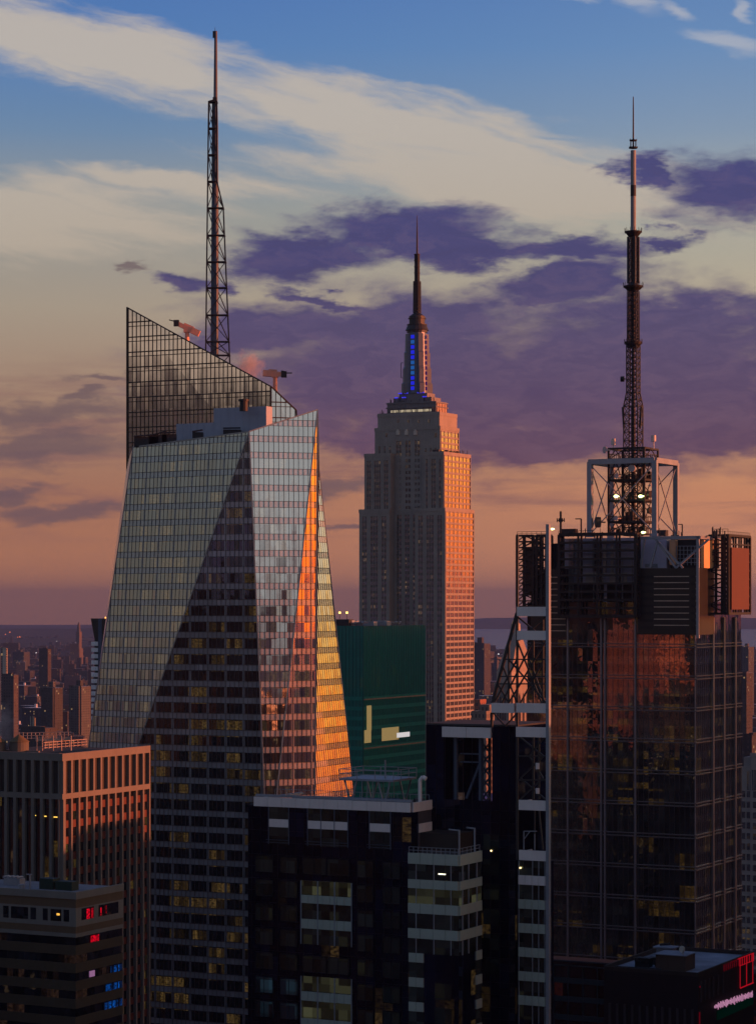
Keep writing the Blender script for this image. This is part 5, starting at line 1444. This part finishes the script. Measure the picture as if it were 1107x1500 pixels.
for i in range(20):
    a_ = z(1168, xA)-i*4.05
    for px in (1102.5, 1110): x0_ = lx(px,0); MB().box(x0_, x0_+1.3, -.1, 0, a_, a_+2.4).build('window', wg, pe)
for px in (1101,1104.5,1108): x0_ = lx(px,0); MB().box(x0_, x0_+.6, -.1, 0, z(1158,xB), z(1128,xB)).build('window', wg, pe)
for px in (1094,1098): x0_ = lx(px,.8); MB().box(x0_, x0_+.6, .7, .8, z(1158,xB), z(1131,xB)).build('window', wg, pe)
# ================================================================== 10. MIDDLE DISTANCE
F = Fr(135, 1050)
ft = froot('flared_crown_tower', F, 'slim tower with flared dark crown and stacked white balconies, half hidden by the faceted tower', 'apartment tower')
xl = 0; xr = F.lx(172)
zt = F.z(906); zc = F.z(938)
o = MB(); o.prism([V((1.3,0,zc)),V((xr,0,zc)),V((xr,12,zc)),V((1.3,12,zc))],[V((-.2,-.8,zt)),V((xr,-.8,zt)),V((xr,13,zt)),V((-.2,13,zt))])
o.build('crown', solid('bronze_dark', (.045,.04,.035), .6), ft)
MB().box(.6, xr, .8, 12, 0, zc).build('wall', solid('dark_wall_tower', (.03,.03,.035), .7), ft)
for i in range(14):
    z_ = zc-.6-i*2.62; o = MB(); 
    for k in range(3): o.box(-.2+k*1.15, .75+k*1.15, -.4, .8, z_-1.6, z_)
    o.box(-.2, 3.4, -.35, .8, z_-1.75, z_-1.6)
    o.build('balcony', solid('white_balcony', (.75,.78,.85), .5), ft)
o = MB(); o.box(3.6, 5.4, -.9, .8, 60, zt); o.build('fin', steel_blue, ft)
o = MB(); o.cyl((3.5,5),.35,.35,zt,zt+.6,8); o.build('roof_lamp', emit('orange_lamp', (1,.4,.08), 3), ft)
F = Fr(749, 1900)
ca = froot('campanile_tower', F, 'stone tower with a steep pyramid roof and gold cupola seen through the open steel truss', 'tower')
z = F.z; xL = F.lx(727); yR = F.ly(782)
stn = solid('campanile_stone', (.33,.29,.26), .85)
MB().box(xL, 0, 0, yR, 0, z(985)).build('wall', stn, ca)
cxx, cyy = xL/2, yR/2
def sq(r, z_): return [V((cxx+i*r, cyy+j*r, z_)) for i, j in ((-1,-1),(1,-1),(1,1),(-1,1))]
hw = min(-xL, yR)/2
MB().prism([V((xL,0,z(985))),V((0,0,z(985))),V((0,yR,z(985))),V((xL,yR,z(985)))], sq(3.4, z(930))).build('pyramid_roof', solid('pyramid_stone', (.26,.22,.20), .8), ca)
MB().prism(sq(3.1, z(930)), sq(2.8, z(914))).build('lantern', stn, ca)
o = MB(); o.cyl((cxx,cyy), 2.9, 2.2, z(914), z(910), 12); o.cyl((cxx,cyy), 2.2, .3, z(910), z(904), 12); o.build('cupola', emit('gilt_lit', (1,.42,.03), .5) if False else solid('gold_leaf', (.9,.45,.08), .35, .6, .05), ca)
F = Fr(745, 1150)
gb = froot('gothic_stone_block', F, 'pale stone block with tall arched gothic windows behind the lower part of the steel truss', 'building')
z = F.z; xL = F.lx(724); yR = F.ly(800)
o = MB(); o.box(xL, 0, 0, yR, 0, z(1003)); o.box(xL, 0, -.4, 0, z(1003)-1, z(1003)+.8); o.box(0, .4, 0, yR, z(1003)-1, z(1003)+.8); o.build('wall', solid('gothic_stone', (.24,.22,.21), .85), gb)
for i in range(5):
    x = xL+1.4+i*1.5*.8
    if x < -1.3:
        o = MB(); zb = z(1075); o.box(x, x+.8, -.15, 0, zb, z(1025)); o.cyl((0,0),.01,.01,0,.01,3) if False else None
        o.poly([(x,-.12,z(1025)),(x+.8,-.12,z(1025)),(x+.4,-.12,z(1018))]); o.build('window', esb_gl, gb)
for i in range(5):
    y = 2+i*4.5
    o = MB(); o.box(0,.15,y,y+2.4,z(1060),z(1025)); o.poly([(.14,y,z(1025)),(.14,y+2.4,z(1025)),(.14,y+1.2,z(1016))]); o.build('window', esb_gl, gb)
F = Fr(712, 1350)
sb = froot('setback_stone_block', F, 'stone block with punched windows catching red light at the foot of the limestone skyscraper', 'building')
z = F.z; yR = F.ly(752)
o = MB(); o.box(F.lx(690), 0, 0, yR, 0, z(1042)); o.box(-6, 0, 4, yR*.5, z(1042), z(1033)); o.build('wall', citywall('stone_block_wall', (.24,.20,.18), pw=2.2, fh=3.6, fu=.4, fv=.55), sb)
F = Fr(703, 1420)
rdb = froot('small_roof_house', F, 'small roof house glowing bright red at the corner of the limestone skyscraper', 'building')
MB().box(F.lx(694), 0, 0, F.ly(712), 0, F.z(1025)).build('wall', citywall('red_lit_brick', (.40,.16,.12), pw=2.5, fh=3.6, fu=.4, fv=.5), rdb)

# suspension bridge far behind
br = root('suspension_bridge', Wz(733, 0, 5200), math.radians(-35), 'hazy suspension bridge with steel towers far behind, right of the limestone skyscraper', 'bridge')
bs = solid('bridge_steel', (.06,.065,.09), .7, 0, .05)
for s_ in (0, 1):
    o = MB(); X = s_*448
    for yy in (-17, 17): o.box(X-4, X+4, yy-3, yy+3, 0, 98); o.cyl((X,yy),3,.5,98,104,8)
    for zz3 in (41, 70, 95): o.box(X-2.5, X+2.5, -17, 17, zz3-3, zz3+2)
    for zz3 in (44, 72): o.bar((X,-17,zz3),(X,17,zz3+22),2); o.bar((X,17,zz3),(X,-17,zz3+22),2)
    o.build('bridge_tower', bs, br)
o = MB(); o.box(-260, 700, -18, 18, 40, 46)
for i in range(64): o.box(-260+i*15, -258+i*15, -18, 18, 37, 40)
o.build('deck', bs, br)
o = MB()
for yy in (-17, 17):
    pts = []
    for i in range(65):
        X = -260+i*15
        zc3 = 50+46*((X-224)/224)**2 if 0 <= X <= 448 else (96-46*(-X)/260 if X < 0 else 96-46*(X-448)/260)
        pts.append(V((X, yy, zc3)))
    for p, q_ in zip(pts, pts[1:]): o.bar(p, q_, 1.6)
    for p in pts[1:-1]: o.bar(p, V((p.x, p.y, 44)), .5)
o.build('cable', bs, br)

# named far towers --------------------------------------------------
far_m = [citywall('far_brick', (.030,.040,.066)), citywall('far_pale', (.07,.08,.10), pw=4.0, fh=3.0), citywall('far_dark', (.06,.055,.06)), citywall('far_red', (.040,.042,.060), pw=3.0, fu=.4)]
roof_m = [solid('far_roof_dark', (.06,.055,.06), .95, 0, .3, .05, False), solid('far_roof_pale', (.55,.56,.62), .9, 0, .3, .05, False)]
apt = citywall('apartment_brick', (.07,.075,.08), pw=3.6, fh=2.9, fu=.5, fv=.5)
def tower(name, pxa, pxc, pxb, pyt, Y, label, cat, mat, wings=None, rm_=1, ph=None, grp=None):
    F = Fr(pxc, Y)
    r = froot(name, F, label, cat, grp)
    xl_, yr_ = F.lx(pxa), F.ly(pxb); zt = F.z(pyt); m_ = F.m(0,0)
    o = MB(); o.box(xl_, 0, 0, yr_, drop(0,Y)-1, zt, 0, 1)
    if wings:
        for (fa, fb, dz) in wings: o.box(xl_*fa, xl_*fb, -3*m_, 0, drop(0,Y)-1, zt+dz*m_, 0, 1)
    o.build('wall', [mat, roof_m[rm_]], r)
    o = MB(); w_ = -xl_; o.box(xl_*.65, xl_*.3, yr_*.3, yr_*.6, zt, zt+(ph or 5)*m_)
    o.box(xl_, 0, -.2, .3, zt, zt+1.2); o.build('roof_house', mat, r)
    return r
tower('apartment_tower', 60, 80, 92, 1008, 2900, 'tan brick apartment tower with white roof edge and tall lift house, left of its twin', 'apartment tower', apt, [(.55,.05,.5)], 1, 9)
tower('apartment_tower', 101, 119, 133, 1006, 2950, 'tan brick apartment tower close behind the flared crown tower', 'apartment tower', apt, [(.6,.1,1)], 1, 9)
tower('apartment_tower', 3, 20, 27, 989, 2700, 'tall brown apartment tower with a pale roof beside the left edge', 'apartment tower', citywall('brown_brick_tower', (.06,.055,.06)), None, 1, 3)
tower('office_slab', 1, 9, 11, 950, 3600, 'pale office slab with a dark middle strip at the left edge', 'office tower', citywall('pale_slab', (.38,.35,.30), pw=9, fh=3.4, fu=.3, fv=.9), None, 0, 2)
tower('office_tower', 57, 70, 75, 951, 4600, 'dark blue hazy block rising behind the apartment towers', 'office tower', far_m[2], None, 0, 2)
tower('apartment_tower', 44, 50, 52, 1052, 2100, 'small pale tower with two white stripes above the pier tower roof', 'apartment tower', citywall('striped_tower', (.34,.31,.27), pw=3, fh=50, fu=.45, fv=.99), None, 0, 2)
tower('apartment_slab', 689, 709, 718, 943, 4300, 'hazy brown slab tower with a small chimney beside the limestone skyscraper', 'apartment tower', far_m[3], None, 0, 9)
tower('office_tower', 1086, 1093, 1102, 986, 2600, 'dark hazy block with a pale flat roof at the right edge', 'office tower', far_m[2], None, 1, 2)
tower('office_tower', 1084, 1096, 1104, 948, 4200, 'hazy stone tower just right of the dark antenna skyscraper', 'office tower', far_m[1], None, 0, 5)
tower('warehouse', 1083, 1101, 1125, 1078, 1500, 'dark red block above the pale stone tower at the right edge', 'building', far_m[3], None, 0, 3)
tower('warehouse', 30, 66, 84, 1067, 1900, 'long dark flat building right above the pier tower catwalk', 'building', far_m[2], None, 0, 2)
# clock tower
F = Fr(113, 8300); ck = froot('clock_tower', F, 'slender domed clock tower standing above the hazy horizon on the left', 'tower')
stf = solid('far_stone', (.12,.10,.10), .9); zg = drop(0, 8300)
o = MB(); o.box(-11, 9, 0, 22, zg, 66+zg); o.box(-7.5, 6.5, 3, 18, 66+zg, 122+zg); o.build('wall', stf, ck)
o = MB(); o.cyl((-.5,10.5), 6.5, 5, 122+zg, 140+zg, 8); o.cyl((-.5,10.5), 5, 4, 140+zg, 147+zg, 12); o.cyl((-.5,10.5), 4, .5, 147+zg, 155+zg, 12); o.build('dome', stf, ck)
# the far city: individual hazy blocks
rnd = random.Random(21)
cnt = 0
zones = [(-40, 150, 118), (488, 530, 6), (683, 760, 58), (1078, 1150, 44)]
for (pa, pb, num) in zones:
    for i in range(num):
        t = rnd.random(); Y = 1700*(9500/1700)**(t**.75)
        px = rnd.uniform(pa, pb)
        w = rnd.uniform(16, 48); dpt = rnd.uniform(14, 36)
        h = rnd.choice((rnd.uniform(12, 26), rnd.uniform(14, 34), rnd.uniform(35, 75))) if Y > 2300 else rnd.uniform(14, 42)
        if Y > 5500: h = rnd.uniform(12, 40) if rnd.random() < .85 else rnd.uniform(50, 95)
        x = (px-553.5)/FP*Y; zg = drop(x, Y)
        mi = rnd.choice((0,0,1,2,3,3)); hot = False
        ri = 1 if rnd.random() < .4 else 0
        o = MB(); o.box(-w/2, w/2, -dpt/2, dpt/2, -1, h, 0, 1)
        if rnd.random() < .6: q_ = rnd.uniform(-.3, .1)*w; o.box(q_, q_+w*.25, -dpt*.2, dpt*.15, h, h+rnd.uniform(2.5, 6))
        if rnd.random() < .4: q_ = rnd.uniform(-.4, .3)*w; o.cyl((q_, 0), 2.2, 2.2, h, h+5, 8, 1)
        b = o.build('city_block', [far_m[mi], roof_m[ri]], None)
        b.location = (x, Y, zg); b.rotation_euler = (0, 0, -TH+rnd.choice((0, 0, .5)))
        tag(b, 'hazy low block among the rooftops of the far city', 'building', 'hazy blocks of the far city')
        cnt += 1
o = MB(); rnd = random.Random(5)
for i in range(5200):
    t = rnd.random(); Y = 2000*(17000/2000)**(t**.62)
    px = rnd.uniform(-250, 1360)
    if px > 640 and Y > 11500: continue
    x = (px-553.5)/FP*Y; zg = drop(x, Y); w = rnd.uniform(10, 34); h = rnd.choice((8, 10, 12, 15, 20, 26 if rnd.random() < .6 else 48))*rnd.uniform(.8, 1.2)
    o.box(x-w/2, x+w/2, Y, Y+rnd.uniform(10, 30), zg-1, zg+h, rnd.choice((0,1,2,3)), rnd.choice((4,4,5)))
tag(o.build('far_rooftops', far_m+roof_m), 'carpet of tiny hazy rooftops reaching to the horizon', 'rooftops', None, 'stuff')
o = MB()
for i in range(900):
    t = rnd.random(); Y = 1900*(9000/1900)**t; px = rnd.uniform(-60, 1160); x = (px-553.5)/FP*Y; zg = drop(x, Y); r_ = rnd.uniform(4, 9)
    for k in range(3): 
        a_, b_ = x+rnd.uniform(-8, 8), Y+rnd.uniform(-6, 6); o.cyl((a_, b_), r_*rnd.uniform(.5,1), r_*.2, zg, zg+rnd.uniform(6, 14), 6)
tag(o.build('street_trees', solid('bare_trees', (.035,.028,.028), .95, 0, .3, .1, False)), 'dark bare trees between the far rooftops', 'trees', None, 'stuff')
# small far lights
o_l = [(8,930,.9,0),(14.5,927,1.1,0),(26,934,.8,0),(17,944,1.2,0),(53,957,.9,1),(29,934,1.2,0),(83,940,.7,1),(85,1042,.6,1),(707,975,1.2,1),(715,1006,.8,1),(730,959,1.2,1),(1098,1010,1.0,0)]
for i, (px, py, r_, k) in enumerate(o_l):
    Y = 205*FP/max(py-887+18, 20)*.92; p = Wp(px, py, Y); o = MB(); o.cyl((0,0), r_*Y/FP*.7, r_*Y/FP*.7, 0, r_*Y/FP*1.3, 8)
    b = o.build('street_lamp', emit('far_lamp_red' if k == 0 else 'far_lamp_pale', (1,.22,.08) if k == 0 else (.9,.85,.9), 1.3)); b.location = p
    m2 = MB(); m2.box(-.3, .3, -.3, .3, drop(0,Y)-p.z, 0); m2.build('pole', steel_dark, b)
    tag(b, 'tiny distant lamp glowing in the haze of the far city', 'lamp', 'distant lamps of the far city')

# ================================================================== unseen towers put in for their shade and their mirror images
refm = citywall('added_tower_lit_brick', (.36,.19,.14), pw=2.6, fh=3.6, fu=.5, fv=.5, lit=.02)
refd = citywall('dark_blocker_wall', (.028,.028,.034), pw=2.0, fh=3.8, fu=.6, fv=.55, lit=.02)
refk = citywall('black_blocker_wall', (.006,.007,.010), wc=(.004,.004,.006), lit=0)  # near black, so the added towers mirror dark
def unseen_tower(name, x, y, w, d_, h, mat, label):
    r = root(name, (x, y, 0), -TH, label, 'office tower')
    o = MB(); o.box(-w/2, w/2, -d_/2, d_/2, 0, h, 0, 1); o.box(-w*.3, w*.1, -d_*.2, d_*.3, h, h+6); o.build('wall', [mat, roof_dark], r)
    o = MB(); o.box(-w/2-.3, w/2+.3, -d_/2-.3, -d_/2, h-2, h+1); o.box(w/2, w/2+.3, -d_/2, d_/2, h-2, h+1); o.build('parapet', mat, r)
unseen_tower('office_tower', 215, 716, 46, 46, 202, refd, 'unseen dark tower shading the antenna skyscraper, out of the picture to the right')
unseen_tower('office_tower', 108, 1022, 40, 56, 203, refd, 'added dark tower hidden behind the antenna skyscraper, shading the green tower')
unseen_tower('office_tower', 140, 372, 60, 60, 186, refd, 'added dark tower out of the picture on the right, shading the black tower')
unseen_tower('office_tower', 135, 470, 50, 90, 176, refd, 'added dark tower out of the picture on the right, shading the low foreground')
unseen_tower('office_tower', 170, 592, 60, 44, 158, refd, 'added lower dark tower out of the picture, shading the foot of the pier tower')
unseen_tower('added_brick_tower', -236, 428, 34, 34, 191, refm, 'added sunlit brick tower, unseen, out of the picture to the left')
unseen_tower('office_tower', -135, 470, 40, 76, 144, refd, 'added dark tower out of the picture on the left, shading the brick tower')
unseen_tower('office_tower', -160, 540, 46, 84, 150, refd, 'added dark tower out of the picture on the left, masking the brick tower in reflections')
unseen_tower('office_tower', -260, 600, 60, 60, 172, refk, 'added dark tower beyond the brick tower on the left, darkening reflections')
unseen_tower('office_tower', -345, 400, 110, 220, 212, refk, 'added broad dark block behind the brick tower on the left, darkening reflections')
unseen_tower('office_tower', 190, -120, 60, 60, 222, refd, 'added dark tower behind the viewpoint on the right, blocking low sky')
unseen_tower('office_tower', 60, -190, 90, 60, 230, refd, 'added broad dark tower straight behind the viewpoint, blocking low sky')
unseen_tower('office_tower', -60, -130, 80, 50, 228, refd, 'added dark tower close behind the viewpoint, blocking low sky')
unseen_tower('office_tower', -260, 120, 70, 60, 214, refd, 'added dark tower left of the viewpoint, blocking low sky')
unseen_tower('office_tower', -150, -40, 60, 60, 212, refd, 'added dark tower behind the viewpoint on the left, blocking low sky')
unseen_tower('office_tower', -125, 225, 60, 70, 188, refk, 'added dark tower on the left, nearest the viewpoint, blocking low sky')
unseen_tower('office_tower', 130, 190, 60, 70, 184, refd, 'added dark tower on the right, nearest the viewpoint, blocking low sky')
unseen_tower('office_tower', -170, 320, 60, 50, 170, refk, 'added dark tower on the left, second from the viewpoint, blocking low sky')

# ================================================================== steam
def steam_mat(name, dens, colr):
    m_, T, out = newmat(name)
    tc = T.n.new('ShaderNodeTexCoord')
    nz = T.noise(tc.outputs['Object'], .35, 4, .6, .5)[0]
    r = T.v('LENGTH', T.v('MULTIPLY', T.v('SUBTRACT', tc.outputs['Generated'], (.5,.5,.5)), (2,2,2)), None, 1)
    f = T.m('MULTIPLY', T.smooth(T.m('ADD', T.m('SUBTRACT', 1.0, r), T.m('MULTIPLY', T.m('SUBTRACT', nz, .5), 1.8)), .15, .8), dens)
    v = T.n.new('ShaderNodeVolumePrincipled'); v.inputs['Color'].default_value = (*colr, 1); T.l.new(f, v.inputs['Density'])
    T.l.new(v.outputs[0], out.inputs['Volume']); return m_
def steam(name, p, sx_, sz_, mat, label):
    bm_ = MB(); n1, n2 = 14, 8
    P = [[V((math.sin(PI*j/n2)*math.cos(2*PI*i/n1)*sx_, math.sin(PI*j/n2)*math.sin(2*PI*i/n1)*sx_, -math.cos(PI*j/n2)*sz_)) for i in range(n1)] for j in range(n2+1)]
    for j in range(n2):
        for i in range(n1):
            q_ = [P[j][i], P[j][(i+1)%n1], P[j+1][(i+1)%n1], P[j+1][i]]
            if j == 0: q_ = [q_[0], q_[2], q_[3]]
            if j == n2-1: q_ = [q_[0], q_[1], q_[2]]
            bm_.poly(q_)
    o = bm_.build(name, mat); o.location = p; tag(o, label, 'steam', None, 'stuff'); return o
steam('steam_plume', Wp(364, 538, 745), 5.5, 6.5, steam_mat('steam', .22, (.95,.85,.85)), 'small pink plume of steam rising behind the glass tower slope')
steam('steam_plume', Wp(3, 1062, 760), 6, 10, steam_mat('steam2', .06, (.9,.85,.9)), 'pale plume of steam drifting at the left edge')

# ================================================================== haze: the whole scene stands in it
hz, T, out = newmat('haze')
v = T.n.new('ShaderNodeVolumePrincipled'); v.inputs['Color'].default_value = (.13,.24,.56,1); v.inputs['Density'].default_value = 3.8e-5; v.inputs['Anisotropy'].default_value = 0.0
T.l.new(v.outputs[0], out.inputs['Volume'])
h = MB().box(-43500, 43500, -43500, 43500, drop(42000, 0)*1-160, 470).build('haze', hz); tag(h, 'thin even dusk haze over the whole city', 'haze', None, 'stuff')
